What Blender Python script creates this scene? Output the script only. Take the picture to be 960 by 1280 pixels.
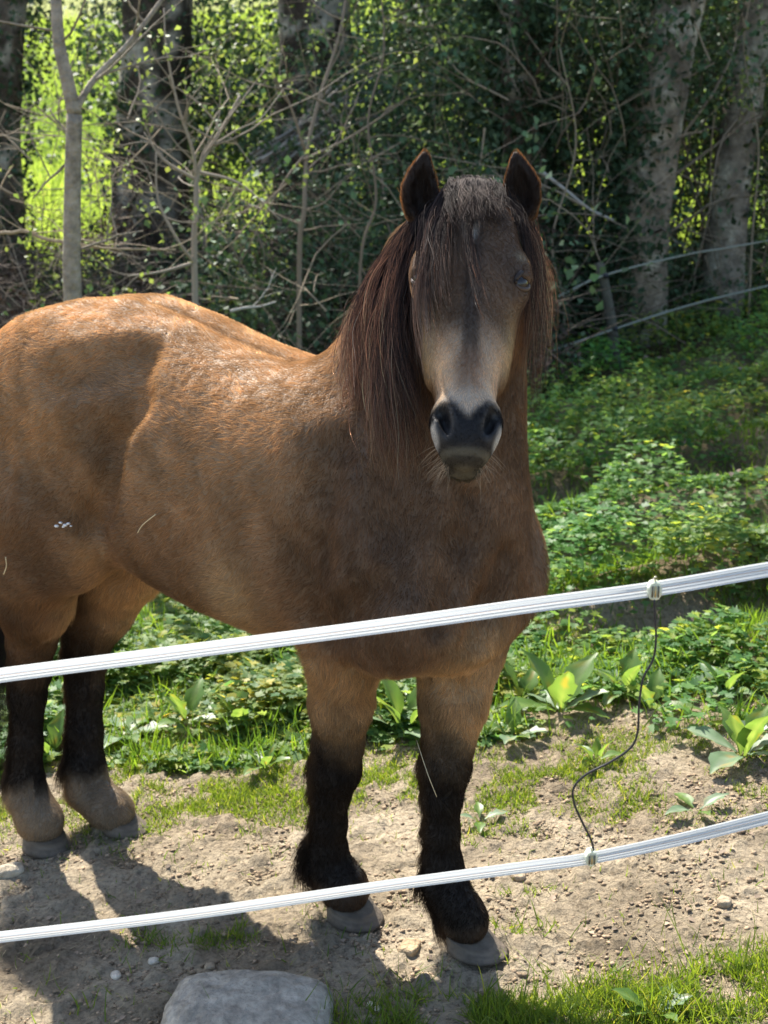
import bpy, math, random
import numpy as np
for o in list(bpy.data.objects): bpy.data.objects.remove(o)
S = bpy.context.scene
COL = S.collection
rng = np.random.default_rng(7)
random.seed(7)
R = math.radians
HAIRN = 420000
PI = math.pi

# ---------------------------------------------------------------- camera
FPX, CAMH, PITCH = 1600.0, 1.6, math.atan(395/1600)
cam_d = bpy.data.cameras.new('camera'); cam = bpy.data.objects.new('camera', cam_d); COL.objects.link(cam)
cam.location = (0, 0, CAMH); cam.rotation_euler = (PI/2-PITCH, 0, 0)
cam_d.sensor_fit = 'HORIZONTAL'; cam_d.sensor_width = 36; cam_d.lens = 36*FPX/960
cam_d.clip_start = .05; cam_d.clip_end = 500
cam_d.dof.use_dof = True; cam_d.dof.focus_distance = 2.35; cam_d.dof.aperture_fstop = 9
S.camera = cam
S.render.resolution_x = 768; S.render.resolution_y = 1024
# ---------------------------------------------------------------- light
SUN_EL = R(50); TRAVEL = (.40, -.92)            # direction the light travels on the ground
S.view_settings.view_transform = 'Standard'; S.view_settings.look = 'None'
S.view_settings.exposure = 1.42; S.view_settings.gamma = 1
w = bpy.data.worlds.new('World'); S.world = w; w.use_nodes = True
nt = w.node_tree; nt.nodes.clear()
sky = nt.nodes.new('ShaderNodeTexSky'); sky.sky_type = 'NISHITA'; sky.sun_disc = False
sky.sun_elevation = SUN_EL; sky.sun_rotation = math.atan2(-TRAVEL[0], -TRAVEL[1]); sky.air_density = 1.0; sky.dust_density = 1.5
bg = nt.nodes.new('ShaderNodeBackground'); bg.inputs[1].default_value = .115
wo = nt.nodes.new('ShaderNodeOutputWorld')
nt.links.new(sky.outputs[0], bg.inputs[0]); nt.links.new(bg.outputs[0], wo.inputs[0])
sd = bpy.data.lights.new('sun', 'SUN'); sd.energy = 5; sd.angle = R(.55); sd.color = (1, .94, .85)
sun = bpy.data.objects.new('sun', sd); COL.objects.link(sun)
from mathutils import Vector
LD = np.array([TRAVEL[0]*math.cos(SUN_EL), TRAVEL[1]*math.cos(SUN_EL), -math.sin(SUN_EL)])
LD /= np.linalg.norm(LD)
sun.rotation_euler = Vector(LD).to_track_quat('-Z', 'Y').to_euler(); sun.location = (-4, 6, 9)

# ---------------------------------------------------------------- geometry helpers
fwd = np.array([0, math.cos(PITCH), -math.sin(PITCH)]); upv = np.array([0, math.sin(PITCH), math.cos(PITCH)])
def ray(u, v): return fwd + (u-480)/FPX*np.array([1., 0, 0]) - (v-640)/FPX*upv
def W(u, v, y):                                   # the point of the place at distance y north of the fence keeper's feet
    r = ray(u, v); return np.array([0, 0, CAMH]) + r*(y/r[1])
def norm(v): v = np.asarray(v, float); return v/np.maximum(np.linalg.norm(v, axis=-1, keepdims=True), 1e-9)
def smooth(e0, e1, x): t = np.clip((x-e0)/(e1-e0), 0, 1); return t*t*(3-2*t)
def hash2(i, j, s=0):
    n = (i.astype(np.int64)*374761393 + j.astype(np.int64)*668265263 + s*1442695041) & 0xffffffff
    n = ((n ^ (n >> 13))*1274126177) & 0xffffffff
    return ((n ^ (n >> 16)) & 0xffffff)/float(0xffffff)
def vnoise(x, y, s=0):
    x = np.asarray(x, float); y = np.asarray(y, float)
    i = np.floor(x); j = np.floor(y); fx = x-i; fy = y-j; fx = fx*fx*(3-2*fx); fy = fy*fy*(3-2*fy)
    a = hash2(i, j, s); b = hash2(i+1, j, s); c = hash2(i, j+1, s); d = hash2(i+1, j+1, s)
    return (a*(1-fx)+b*fx)*(1-fy)+(c*(1-fx)+d*fx)*fy
def fbm(x, y, s=0, o=4):
    t = 0; a = .5; k = 1
    for q in range(o): t = t+a*vnoise(x*k, y*k, s+q); a *= .5; k *= 2.03
    return t/(1-.5**o)
def gz(x, y):                                      # lie of the land
    x = np.asarray(x, float); y = np.asarray(y, float)
    z = .11*7*np.tanh(x/7) + .02*np.maximum(y-2.5, 0)
    wgt = smooth(.4, 1.0, x+.12*(y-3.5))*smooth(3.5, 4.2, y)*smooth(13, 11, y)
    rp = (y-.32*x+.25*vnoise(x*.9, y*.9, 3))/.85     # grazed terraces on the slope
    z = z + wgt*.09*np.sin(rp*2*PI)
    z = z - .7*np.exp(-((y-9.3)/1.6)**2)*smooth(1.2, -.8, x)
    t = np.maximum(y-15, 0); z = z + .27*t*t/(t+3)
    z = z + .02*(fbm(x*1.7, y*1.7, 5)-.5)*smooth(2, 4, y)
    near = smooth(6, 4, y)
    z = z + near*(.03*(fbm(x*4, y*4, 9)-.5)+.016*(fbm(x*16, y*16, 11)-.5))
    return z
def obj(name, me, mat=None, parent=None, label=None, cat=None, group=None, kind=None, loc=None):
    o = bpy.data.objects.new(name, me); COL.objects.link(o)
    if mat is not None and me is not None and not me.materials: me.materials.append(mat)
    if parent is not None: o.parent = parent
    if loc is not None: o.location = loc
    for k, v in (('label', label), ('category', cat), ('group', group), ('kind', kind)):
        if v: o[k] = v
    return o
def mesh(name, V, F, col=None, smooth_=True, uv=None):
    """V (n,3); F list of (m,k) index arrays; col (n,3)"""
    if isinstance(F, np.ndarray): F = [F]
    V = np.asarray(V, np.float32); me = bpy.data.meshes.new(name)
    F = [np.asarray(f, np.int32) for f in F if len(f)]
    me.vertices.add(len(V)); me.vertices.foreach_set('co', V.ravel())
    nl = sum(f.size for f in F); me.loops.add(nl); me.loops.foreach_set('vertex_index', np.concatenate([f.ravel() for f in F]))
    tot = np.concatenate([np.full(len(f), f.shape[1], np.int32) for f in F]); st = np.concatenate([[0], np.cumsum(tot)[:-1]]).astype(np.int32)
    me.polygons.add(len(tot)); me.polygons.foreach_set('loop_start', st); me.polygons.foreach_set('loop_total', tot)
    me.polygons.foreach_set('use_smooth', np.full(len(tot), smooth_, bool))
    me.update(calc_edges=True)
    if col is not None:
        a = me.color_attributes.new('tint', 'FLOAT_COLOR', 'POINT')
        c = np.ones((len(V), 4), np.float32); c[:, :3] = col; a.data.foreach_set('color', c.ravel())
    return me
class MB:                                          # collects pieces into one mesh
    def __init__(s): s.V = []; s.Q = []; s.T = []; s.C = []; s.n = 0
    def add(s, V, Q=None, T=None, C=(1, 1, 1)):
        V = np.asarray(V, float); s.V.append(V)
        if Q is not None and len(Q): s.Q.append(np.asarray(Q)+s.n)
        if T is not None and len(T): s.T.append(np.asarray(T)+s.n)
        s.C.append(np.broadcast_to(np.asarray(C, float), V.shape).copy()); s.n += len(V)
    def build(s, name, mat, parent=None, smooth_=True, **k):
        F = []
        if s.Q: F.append(np.concatenate(s.Q))
        if s.T: F.append(np.concatenate(s.T))
        return obj(name, mesh(name, np.concatenate(s.V), F, np.concatenate(s.C), smooth_), mat, parent, **k)
def tube(mb, P, r, n=6, C=(1, 1, 1), cap=True, flat=None):
    P = np.asarray(P, float); m = len(P); r = np.broadcast_to(np.asarray(r, float), (m,))
    T = norm(np.gradient(P, axis=0)); ref = np.array([0.13, .21, 1.]) if abs(T[:, 2]).mean() < .8 else np.array([1., .2, 0])
    A = norm(np.cross(T, ref)); B = np.cross(T, A)
    th = np.arange(n)/n*2*PI
    V = P[:, None]+r[:, None, None]*(np.cos(th)[None, :, None]*A[:, None]+np.sin(th)[None, :, None]*B[:, None])
    i = np.arange(m-1)[:, None]*n; j = np.arange(n)[None]; k = (np.arange(n)+1) % n
    Q = np.stack([i+j, i+k[None], i+n+k[None], i+n+j], -1).reshape(-1, 4)
    V = V.reshape(-1, 3); Tt = []
    if cap:
        V = np.vstack([V, P[:1], P[-1:]]); c0 = m*n; c1 = c0+1
        Tt = [(c0, k[q], q) for q in range(n)]+[(c1, (m-1)*n+q, (m-1)*n+k[q]) for q in range(n)]
    if np.ndim(C) == 2: C = np.vstack([np.repeat(C, n, 0)]+([C[:1], C[-1:]] if cap else []))
    mb.add(V, Q, Tt, C)
def catmull(P, n=6):
    P = np.asarray(P, float); Q = np.vstack([2*P[0]-P[1], P, 2*P[-1]-P[-2]]); out = []
    for i in range(len(P)-1):
        t = np.linspace(0, 1, n, endpoint=False)[:, None]; a, b, c, d = Q[i:i+4]
        out.append(.5*((2*b)+(-a+c)*t+(2*a-5*b+4*c-d)*t*t+(-a+3*b-3*c+d)*t**3))
    return np.vstack(out+[P[-1:]])
def scatter(name, tmplV, tmplF, pos, zdir, xdir, size, col, mat, parent=None, **k):
    """copies of one small leaf/blade template joined into one mesh. template x = across, y = along, z = normal"""
    pos = np.asarray(pos); N = len(pos); xd = norm(xdir); zd = norm(zdir-np.sum(zdir*xd, -1, keepdims=True)*xd); yd = np.cross(zd, xd)
    size = np.asarray(size); sz = size[:, None] if size.ndim == 1 else size
    if sz.shape[1] == 1: sz = np.repeat(sz, 3, 1)
    t = np.asarray(tmplV, float); m = len(t)
    V = pos[:, None]+t[None, :, 0:1]*sz[:, None, 0:1]*xd[:, None]+t[None, :, 1:2]*sz[:, None, 1:2]*yd[:, None]+t[None, :, 2:3]*sz[:, None, 2:3]*zd[:, None]
    F = np.asarray(tmplF)[None]+np.arange(N)[:, None, None]*m
    C = np.repeat(np.asarray(col), m, 0)
    return obj(name, mesh(name, V.reshape(-1, 3), F.reshape(-1, F.shape[-1]), C), mat, parent, **k)
LEAF2 = ([(0, 0, 0), (-.32, .5, .1), (.32, .5, .1), (0, 1, -.05)], [(0, 2, 1), (1, 2, 3)])
LEAF4 = ([(0, 0, 0), (-.36, .4, .1), (0, .45, 0), (.36, .4, .1), (0, 1, -.12)], [(0, 2, 1), (0, 3, 2), (1, 2, 4), (2, 3, 4)])
LOBE = ([(0, 0, 0), (-.30, .12, .07), (-.55, .42, .02), (-.22, .5, .06), (-.28, .9, 0), (0, .62, .0), (.05, 1.05, -.04), (.26, .52, .06), (.58, .5, .0), (.30, .1, .07)],
        [(0, 5, 3), (0, 3, 1), (1, 3, 2), (3, 5, 4), (0, 7, 5), (5, 7, 6), (0, 9, 7), (9, 8, 7)])
BLADE = ([(-.5, 0, 0), (.5, 0, 0), (-.42, .4, .04), (.42, .4, .04), (-.26, .75, .16), (.26, .75, .16), (0, 1, .34)],
         [(0, 1, 3), (0, 3, 2), (2, 3, 5), (2, 5, 4), (4, 5, 6)])
# ---------------------------------------------------------------- materials
def newmat(name):
    m = bpy.data.materials.new(name); m.use_nodes = True; n = m.node_tree; n.nodes.clear()
    out = n.nodes.new('ShaderNodeOutputMaterial'); return m, n, out
def N_(n, t, **k):
    x = n.nodes.new(t)
    for a, b in k.items(): setattr(x, a, b)
    return x
def mat_basic(name, col, rough=.8, tint=False, noise=0, nscale=8, bump=0, bscale=40, spec=.3, metal=0):
    m, n, out = newmat(name); p = N_(n, 'ShaderNodeBsdfPrincipled'); n.links.new(p.outputs[0], out.inputs[0])
    p.inputs['Roughness'].default_value = rough; p.inputs['Specular IOR Level'].default_value = spec; p.inputs['Metallic'].default_value = metal
    rgb = N_(n, 'ShaderNodeRGB'); rgb.outputs[0].default_value = (*col, 1); c = rgb.outputs[0]
    geo = N_(n, 'ShaderNodeTexCoord')
    if tint:
        a = N_(n, 'ShaderNodeAttribute', attribute_name='tint'); mx = N_(n, 'ShaderNodeMix', data_type='RGBA', blend_type='MULTIPLY')
        mx.inputs[0].default_value = 1; n.links.new(c, mx.inputs[6]); n.links.new(a.outputs[0], mx.inputs[7]); c = mx.outputs[2]
    if noise:
        t = N_(n, 'ShaderNodeTexNoise'); t.inputs['Scale'].default_value = nscale; t.inputs['Detail'].default_value = 8; t.inputs['Roughness'].default_value = .65
        n.links.new(geo.outputs['Object'], t.inputs[0])
        mr = N_(n, 'ShaderNodeMapRange'); mr.inputs[1].default_value = .3; mr.inputs[2].default_value = .7; mr.inputs[3].default_value = 1-noise; mr.inputs[4].default_value = 1+noise
        n.links.new(t.outputs[0], mr.inputs[0])
        mx = N_(n, 'ShaderNodeMix', data_type='RGBA', blend_type='MULTIPLY'); mx.inputs[0].default_value = 1
        n.links.new(c, mx.inputs[6]); n.links.new(mr.outputs[0], mx.inputs[7]); c = mx.outputs[2]
    n.links.new(c, p.inputs['Base Color'])
    if bump:
        t = N_(n, 'ShaderNodeTexNoise'); t.inputs['Scale'].default_value = bscale; t.inputs['Detail'].default_value = 8
        n.links.new(geo.outputs['Object'], t.inputs[0])
        b = N_(n, 'ShaderNodeBump'); b.inputs['Strength'].default_value = bump; b.inputs['Distance'].default_value = .02
        n.links.new(t.outputs[0], b.inputs['Height']); n.links.new(b.outputs[0], p.inputs['Normal'])
    return m
def mat_leaf(name, col, trans=.45, rough=.45, spec=.5, tcol=None):
    m, n, out = newmat(name); p = N_(n, 'ShaderNodeBsdfPrincipled'); tr = N_(n, 'ShaderNodeBsdfTranslucent'); mix = N_(n, 'ShaderNodeMixShader')
    mix.inputs[0].default_value = trans; a = N_(n, 'ShaderNodeAttribute', attribute_name='tint')
    for tgt, c in ((p.inputs['Base Color'], col), (tr.inputs['Color'], tcol or tuple(min(1, x*y) for x, y in zip(col, (2.2, 1.9, .8))))):
        mx = N_(n, 'ShaderNodeMix', data_type='RGBA', blend_type='MULTIPLY'); mx.inputs[0].default_value = 1
        mx.inputs[6].default_value = (*c, 1); n.links.new(a.outputs[0], mx.inputs[7]); n.links.new(mx.outputs[2], tgt)
    p.inputs['Roughness'].default_value = rough; p.inputs['Specular IOR Level'].default_value = spec
    n.links.new(p.outputs[0], mix.inputs[1]); n.links.new(tr.outputs[0], mix.inputs[2]); n.links.new(mix.outputs[0], out.inputs[0])
    return m
def mat_hair(name, rough=.35, sheen=.02, mixf=.6):
    m, n, out = newmat(name); a = N_(n, 'ShaderNodeAttribute', attribute_name='tint')
    def scaled(f, add):
        x = N_(n, 'ShaderNodeMix', data_type='RGBA', blend_type='MULTIPLY'); x.inputs[0].default_value = 1; n.links.new(a.outputs[0], x.inputs[6]); x.inputs[7].default_value = (*f, 1)
        y_ = N_(n, 'ShaderNodeMix', data_type='RGBA', blend_type='ADD'); y_.inputs[0].default_value = 1; n.links.new(x.outputs[2], y_.inputs[6]); y_.inputs[7].default_value = (*add, 1); return y_.outputs[2]
    p = N_(n, 'ShaderNodeBsdfDiffuse'); n.links.new(a.outputs[0], p.inputs[0])
    r_ = N_(n, 'ShaderNodeBsdfHair', component='Reflection'); n.links.new(scaled((1.35, 1.3, 1.2), (sheen, sheen, sheen)), r_.inputs['Color']); r_.inputs['RoughnessU'].default_value = rough; r_.inputs['RoughnessV'].default_value = 1.0
    t_ = N_(n, 'ShaderNodeBsdfHair', component='Transmission'); n.links.new(scaled((1.5, 1.4, 1.25), (.0, .0, .0)), t_.inputs['Color']); t_.inputs['RoughnessU'].default_value = .35; t_.inputs['RoughnessV'].default_value = 1.0
    m1 = N_(n, 'ShaderNodeMixShader'); m1.inputs[0].default_value = .5; n.links.new(r_.outputs[0], m1.inputs[1]); n.links.new(t_.outputs[0], m1.inputs[2])
    m2 = N_(n, 'ShaderNodeMixShader'); m2.inputs[0].default_value = mixf; n.links.new(p.outputs[0], m2.inputs[1]); n.links.new(m1.outputs[0], m2.inputs[2]); n.links.new(m2.outputs[0], out.inputs[0]); return m
# ================================================================ ground
def make_dirt():
    m, n, out = newmat('earth'); p = N_(n, 'ShaderNodeBsdfPrincipled'); n.links.new(p.outputs[0], out.inputs[0]); p.inputs['Roughness'].default_value = .95; p.inputs['Specular IOR Level'].default_value = .15
    tc = N_(n, 'ShaderNodeTexCoord')
    def nz(s, d=8, r=.6):
        t = N_(n, 'ShaderNodeTexNoise'); t.inputs['Scale'].default_value = s; t.inputs['Detail'].default_value = d; t.inputs['Roughness'].default_value = r; n.links.new(tc.outputs['Object'], t.inputs[0]); return t.outputs[0]
    def ramp(src, stops):
        r = N_(n, 'ShaderNodeValToRGB'); e = r.color_ramp.elements
        e[0].position, e[0].color = stops[0][0], (*stops[0][1], 1); e[1].position, e[1].color = stops[-1][0], (*stops[-1][1], 1)
        for s, c in stops[1:-1]: q = e.new(s); q.color = (*c, 1)
        n.links.new(src, r.inputs[0]); return r.outputs[0]
    def mixc(f, a, b, mode='MIX'):
        x = N_(n, 'ShaderNodeMix', data_type='RGBA', blend_type=mode)
        if isinstance(f, float): x.inputs[0].default_value = f
        else: n.links.new(f, x.inputs[0])
        n.links.new(a, x.inputs[6]); n.links.new(b, x.inputs[7]); return x.outputs[2]
    c1 = ramp(nz(3.1), [(.3, (.235, .19, .13)), (.5, (.36, .297, .208)), (.7, (.48, .40, .285))])
    c2 = ramp(nz(60, 10, .75), [(.33, (.45, .42, .38)), (.5, (1, 1, 1)), (.68, (1.3, 1.27, 1.2))])
    c = mixc(1.0, c1, c2, 'MULTIPLY')
    a = N_(n, 'ShaderNodeAttribute', attribute_name='tint'); c = mixc(1.0, c, a.outputs[0], 'MULTIPLY')
    n.links.new(c, p.inputs['Base Color'])
    b = N_(n, 'ShaderNodeBump'); b.inputs['Strength'].default_value = .9; b.inputs['Distance'].default_value = .022
    n.links.new(nz(85, 9, .7), b.inputs['Height'])
    v = N_(n, 'ShaderNodeTexVoronoi'); v.inputs['Scale'].default_value = 55; n.links.new(tc.outputs['Object'], v.inputs[0])
    b2 = N_(n, 'ShaderNodeBump'); b2.inputs['Strength'].default_value = .5; b2.inputs['Distance'].default_value = .012; n.links.new(v.outputs[0], b2.inputs['Height']); n.links.new(b.outputs[0], b2.inputs['Normal'])
    n.links.new(b2.outputs[0], p.inputs['Normal']); return m
M_dirt = make_dirt()
def grid_sheet(xs, ys, zfun):
    X, Y = np.meshgrid(xs, ys); nx = len(xs); ny = len(ys)
    V = np.stack([X, Y, zfun(X, Y)], -1).reshape(-1, 3); i = np.arange(ny-1)[:, None]*nx; j = np.arange(nx-1)[None]
    return V, np.stack([i+j, i+j+1, i+nx+j+1, i+nx+j], -1).reshape(-1, 4)
def axis(a, b, c, d, fine, n0, n1): return np.concatenate([a+(b-a)*(1-np.linspace(1, 0, n0, endpoint=False)**2), np.arange(b, c, fine), c+(d-c)*np.linspace(0, 1, n1)**2])
def dirt_mask(x, y):                               # 1 = bare trodden earth, 0 = covered by plants
    n_ = fbm(x*2.2, y*2.2, 21)-.5
    bound = 3.42-.10*x + .45*n_
    m = smooth(bound+.12, bound-.05, y)
    strip = np.exp(-((y-(4.25+.1*x)+.3*n_)/.10)**2)*smooth(.35, .7, x)
    strip2 = np.exp(-((y-(3.55-.02*x)+.3*n_)/.12)**2)*smooth(.25, .5, x)*smooth(1.6, .9, x)
    strip3 = np.exp(-((y-5.45-.1*x)/.10)**2)*smooth(.95, 1.2, x)*smooth(2.2, 1.7, x)
    lft = np.exp(-((x+.62)/.22)**2-((y-3.72)/.16)**2)
    lft2 = np.exp(-((x+.25)/.2)**2-((y-4.9)/.3)**2)
    return np.clip(m+.8*strip+strip2+.5*strip3+.7*lft+.5*lft2, 0, 1)
xs = axis(-45, -1.6, 1.6, 45, .0125, 90, 110); ys = axis(-3, 1.6, 4.2, 75, .0125, 14, 330)
V, Q = grid_sheet(xs, ys, gz)
x, y = V[:, 0], V[:, 1]
dm = dirt_mask(x, y)
damp = smooth(.42, .62, fbm(x*3.1, y*3.1, 31))
tint = np.stack([1-.22*damp, 1-.24*damp, 1-.26*damp], -1)
grn = np.array([.40, .37, .29]); far = np.array([.75, 1.0, .38])
k = (1-dm)[:, None]; tint = tint*(1-.75*k)+grn*.75*k*1.0
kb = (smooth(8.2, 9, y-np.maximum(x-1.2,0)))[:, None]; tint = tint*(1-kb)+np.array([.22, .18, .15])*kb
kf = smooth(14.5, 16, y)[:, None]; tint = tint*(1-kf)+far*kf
clod = smooth(.57, .75, fbm(x*26, y*26, 41, 3))*smooth(5, 4, y)
V[:, 2] += .013*clod*dm
for q in range(46):
    cx_, cy_ = rng.uniform(-1.2, 1.4), rng.uniform(1.9, 3.5); rr_ = np.hypot(x-cx_, (y-cy_)*1.1)/.055; V[:, 2] += (-.011*np.exp(-rr_**4)+.006*np.exp(-((rr_-1.25)/.35)**2))*rng.uniform(.4, 1)
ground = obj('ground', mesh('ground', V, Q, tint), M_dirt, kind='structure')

M_grass = mat_leaf('grass_blades', (.10, .17, .03), .5, .5, .3)
M_herb = mat_leaf('herb_leaves', (.115, .225, .065), .5, .5, .25, (.34, .52, .09))
def rand_unit(n, up=1.0, spread=.6):
    v = rng.normal(0, spread, (n, 3)); v[:, 2] = up; return norm(v)
def horiz(n): t = rng.uniform(0, 2*PI, n); return np.stack([np.cos(t), np.sin(t), 0*t], -1)
def grass_density(x, y):
    d = .0*x
    for (cx, cy, rx, ry, s) in GB: d = np.maximum(d, s*np.exp(-((x-cx)/rx)**2-((y-cy)/ry)**2))
    return d
def ell(u, v, ru, rv, s, slope=.11):               # a patch on the ground, written down as where it was seen
    r = ray(u, v); kk = CAMH/(slope*r[0]-r[2]); q = kk*r; return (q[0], q[1], ru/FPX*kk, rv/FPX*kk*kk/CAMH, s)
GB = [ell(300, 1000, 190, 34, .9), ell(200, 975, 120, 26, .8), ell(690, 975, 130, 24, .8), ell(900, 1000, 90, 24, .6), ell(480, 985, 70, 26, .9), ell(650, 1000, 90, 20, .75), ell(860, 960, 120, 34, .55), ell(720, 940, 110, 14, .6),
      ell(800, 1010, 140, 18, .6), ell(640, 1040, 60, 14, .4), ell(100, 1010, 50, 24, .5), ell(740, 1266, 300, 34, 1.4), ell(900, 1225, 130, 26, 1.1), ell(560, 1275, 90, 22, 1.1), ell(265, 1170, 90, 14, .55),
      ell(345, 1150, 45, 7, .6), ell(660, 1118, 30, 6, .4), ell(700, 1160, 30, 6, .3), ell(360, 1105, 12, 5, .5), ell(640, 1170, 25, 6, .3), ell(10, 1000, 40, 40, .7), ell(60, 1262, 60, 6, .3)]
def grass():
    P = []
    n = 760000; x = rng.uniform(-1.6, 1.6, n); y = rng.uniform(1.75, 4.6, n)
    d = grass_density(x, y)*smooth(.34, .55, fbm(x*9, y*9, 51, 3)); d = np.maximum(d, .5*(1-dirt_mask(x, y))*smooth(.4, .6, fbm(x*6, y*6, 52, 3))); d += .006
    keep = rng.random(n) < d*.85; x, y = x[keep], y[keep]; n = len(x)
    tall = smooth(2.75, 2.35, y)
    h = rng.uniform(.010, .034, n)*(1+1.7*tall*rng.random(n)**2)*np.where(rng.random(n) < .04*tall, 2.2, 1); wd = rng.uniform(.0016, .0036, n)
    pos = np.stack([x, y, gz(x, y)-.003], -1)
    lean = horiz(n)*rng.uniform(.2, 1.3, (n, 1)); yd = norm(lean*[1, 1, 0]+[0, 0, 1]); xd = horiz(n)
    xd = norm(xd-np.sum(xd*yd, -1, keepdims=True)*yd); zd = np.cross(xd, yd)
    g = rng.random((n, 1)); dry = (rng.random((n, 1)) < .07)
    col = np.hstack([.65+.9*g, .75+.55*g, .6+.5*g]); col = np.where(dry, np.array([2.6, 1.7, 2.4]), col)
    scatter('short_grass', *BLADE, pos, zd, xd, np.stack([wd, h, h], -1), col, M_grass, kind='stuff', label='short trodden grass growing in patches on the bare earth', cat='grass')
grass()
def herb_h(x, y): return .03+.19*smooth(.38, .66, fbm(x*2.6, y*2.6, 61, 3))
def herbs():
    n = 190000; t = rng.random(n)**1.15; y = 3.15+(13.5-3.15)*t; x = rng.uniform(-.40, .40, n)*y+0
    n2 = 16000; x = np.concatenate([x, rng.uniform(-1.4, .3, n2)]); y = np.concatenate([y, rng.uniform(3.2, 5.2, n2)])
    brush = np.where(x < 1.2, 8.6, 9.6+1.05*(x-1.2))
    clump = smooth(.24, .42, fbm(x*3.3, y*3.3, 62, 4))
    rdg = np.sin((y-.32*x+.25*vnoise(x*.9, y*.9, 3))/.85*2*PI); d = (1-dirt_mask(x, y))**1.5*clump*(y < brush+.6)*np.where((y > 4.2) & (x > .5), .07+.93*smooth(-.8, -.15, rdg), 1)
    keep = rng.random(len(x)) < d*np.clip((3.6/y)**.25, 0, 1); x, y = x[keep], y[keep]; n = len(x)
    hh = herb_h(x, y)*np.where(y < 4.4, .55, 1.2); u = rng.random(n)**.55
    pos = np.stack([x, y, gz(x, y)+hh*u], -1)
    size = rng.uniform(.020, .044, n)*(1+.04*np.maximum(y-4, 0))
    zd = rand_unit(n, 1, .42); xd = horiz(n); g = rng.random((n, 1)); big = fbm(x*1.3, y*1.3, 66)[:, None]
    col = np.hstack([.45+.8*g*big*2, .6+.5*g, .7+.3*g]); 
    yl = (rng.random((n, 1)) < np.where(y < 4.6, .26, .10)[:, None]); col = np.where(yl, col*[2.0, 1.35, .8], col)
    near = y < 6.2; col = col*np.where(y > 7, 1.25, 1)[:, None]
    scatter('ground_herbs', *LOBE, pos[near], zd[near], xd[near], size[near], col[near], M_herb, kind='stuff', label='lobed green herb leaves covering the slope near the horse', cat='herbs')
    scatter('ground_herbs', *LEAF4, pos[~near], zd[~near], xd[~near], size[~near]*1.25, col[~near], M_herb, kind='stuff', label='low green herbs covering the far rows of the slope', cat='herbs')
    # coarse grass standing between the herbs
    n = 60000; y = 3.4+9.5*rng.random(n)**1.3; x = rng.uniform(-.38, .38, n)*y; brush = np.where(x < 1.2, 8.6, 9.6+1.05*(x-1.2))
    d = (1-dirt_mask(x, y))*(.25+.75*smooth(.55, .35, fbm(x*3.3, y*3.3, 62, 4)))*(y < brush+.5); k = rng.random(n) < d; x, y = x[k], y[k]; n = len(x)
    h = rng.uniform(.04, .12, n); yd = norm(horiz(n)*rng.uniform(.1, .8, (n, 1))+[0, 0, 1]); xd = horiz(n); xd = norm(xd-np.sum(xd*yd, -1, keepdims=True)*yd)
    g = rng.random((n, 1)); scatter('meadow_grass', *BLADE, np.stack([x, y, gz(x, y)], -1), np.cross(xd, yd), xd, np.stack([rng.uniform(.003, .006, n)*(1+.07*y), h, h], -1), np.hstack([.5+.7*g, .7+.5*g, .7+.3*g]), M_grass, kind='stuff', label='blades of green grass standing between the herbs', cat='grass')
herbs()
# sunlit meadow on the far hillside
M_lime = mat_leaf('meadow_grass_far', (.30, .40, .08), .5, .6, .2, (.55, .70, .14))
n = 120000; y = rng.uniform(15.5, 42, n); x = rng.uniform(-.62, .55, n)*y; h = rng.uniform(.10, .3, n)*(1+.02*y)
pk = smooth(.3, .6, fbm(x*.5, y*.25, 71, 3))
g = rng.random((n, 1))*.6+.5*pk[:, None]; yd = norm(horiz(n)*.5+[0, 0, 1]); xd = norm(np.cross(yd, np.stack([x*0, x*0+1, x*0], -1))+horiz(n)*.4)
scatter('far_meadow_grass', *BLADE, np.stack([x, y, gz(x, y)], -1), np.cross(xd, yd), xd, np.stack([.02+.012*rng.random(n)+.0006*y, h, h], -1), np.hstack([.55+.6*g, .65+.45*g, .5+.3*g]), M_lime, kind='stuff', label='bright lime green meadow grass on the sunlit hillside', cat='grass')
# crumbs of earth, pebbles, straw and dead leaf bits on the bare earth
M_crumb = mat_basic('earth_crumbs', (.33, .25, .17), .95, tint=True, spec=.1)
OCT = ([(1, 0, 0), (0, 1, 0), (-1, 0, 0), (0, -1, 0), (0, 0, .8), (0, 0, -.8)], [(0, 1, 4), (1, 2, 4), (2, 3, 4), (3, 0, 4), (1, 0, 5), (2, 1, 5), (3, 2, 5), (0, 3, 5)])
n = 80000; y = rng.uniform(1.9, 3.7, n); x = rng.uniform(-.36, .36, n)*(y+.4); kk = rng.random(n) < dirt_mask(x, y)*(.15+smooth(.4, .7, fbm(x*7, y*7, 81, 3))); x, y = x[kk], y[kk]; n = len(x)
s = .0013+.0085*rng.random(n)**6; sz = np.stack([s, s*rng.uniform(.6, 1.1, n), s*rng.uniform(.4, .8, n)], -1); g = rng.uniform(.45, 1.25, (n, 1))
scatter('earth_crumbs', *OCT, np.stack([x, y, gz(x, y)+s*.25], -1), rand_unit(n, 1, .5), horiz(n), sz, np.hstack([g, g*.98, g*.95]), M_crumb, kind='stuff', label='loose crumbs of dry earth scattered over the trodden ground', cat='earth')
M_straw = mat_basic('dry_straw', (.42, .33, .19), .8, tint=True)
n = 3800; y = rng.uniform(1.9, 3.9, n); x = rng.uniform(-.36, .36, n)*(y+.3); l = rng.uniform(.006, .035, n)
g = rng.uniform(.35, 1.2, (n, 1)); scatter('straw_bits', *OCT, np.stack([x, y, gz(x, y)+.003], -1), rand_unit(n, 1, .1), norm(horiz(n)+rng.normal(0, .12, (n, 3))), np.stack([l, l*0+.0009, l*0+.0008], -1), np.hstack([g, g, g]), M_straw, kind='stuff', label='short bits of straw and twig lying on the earth', cat='straw')
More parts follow.
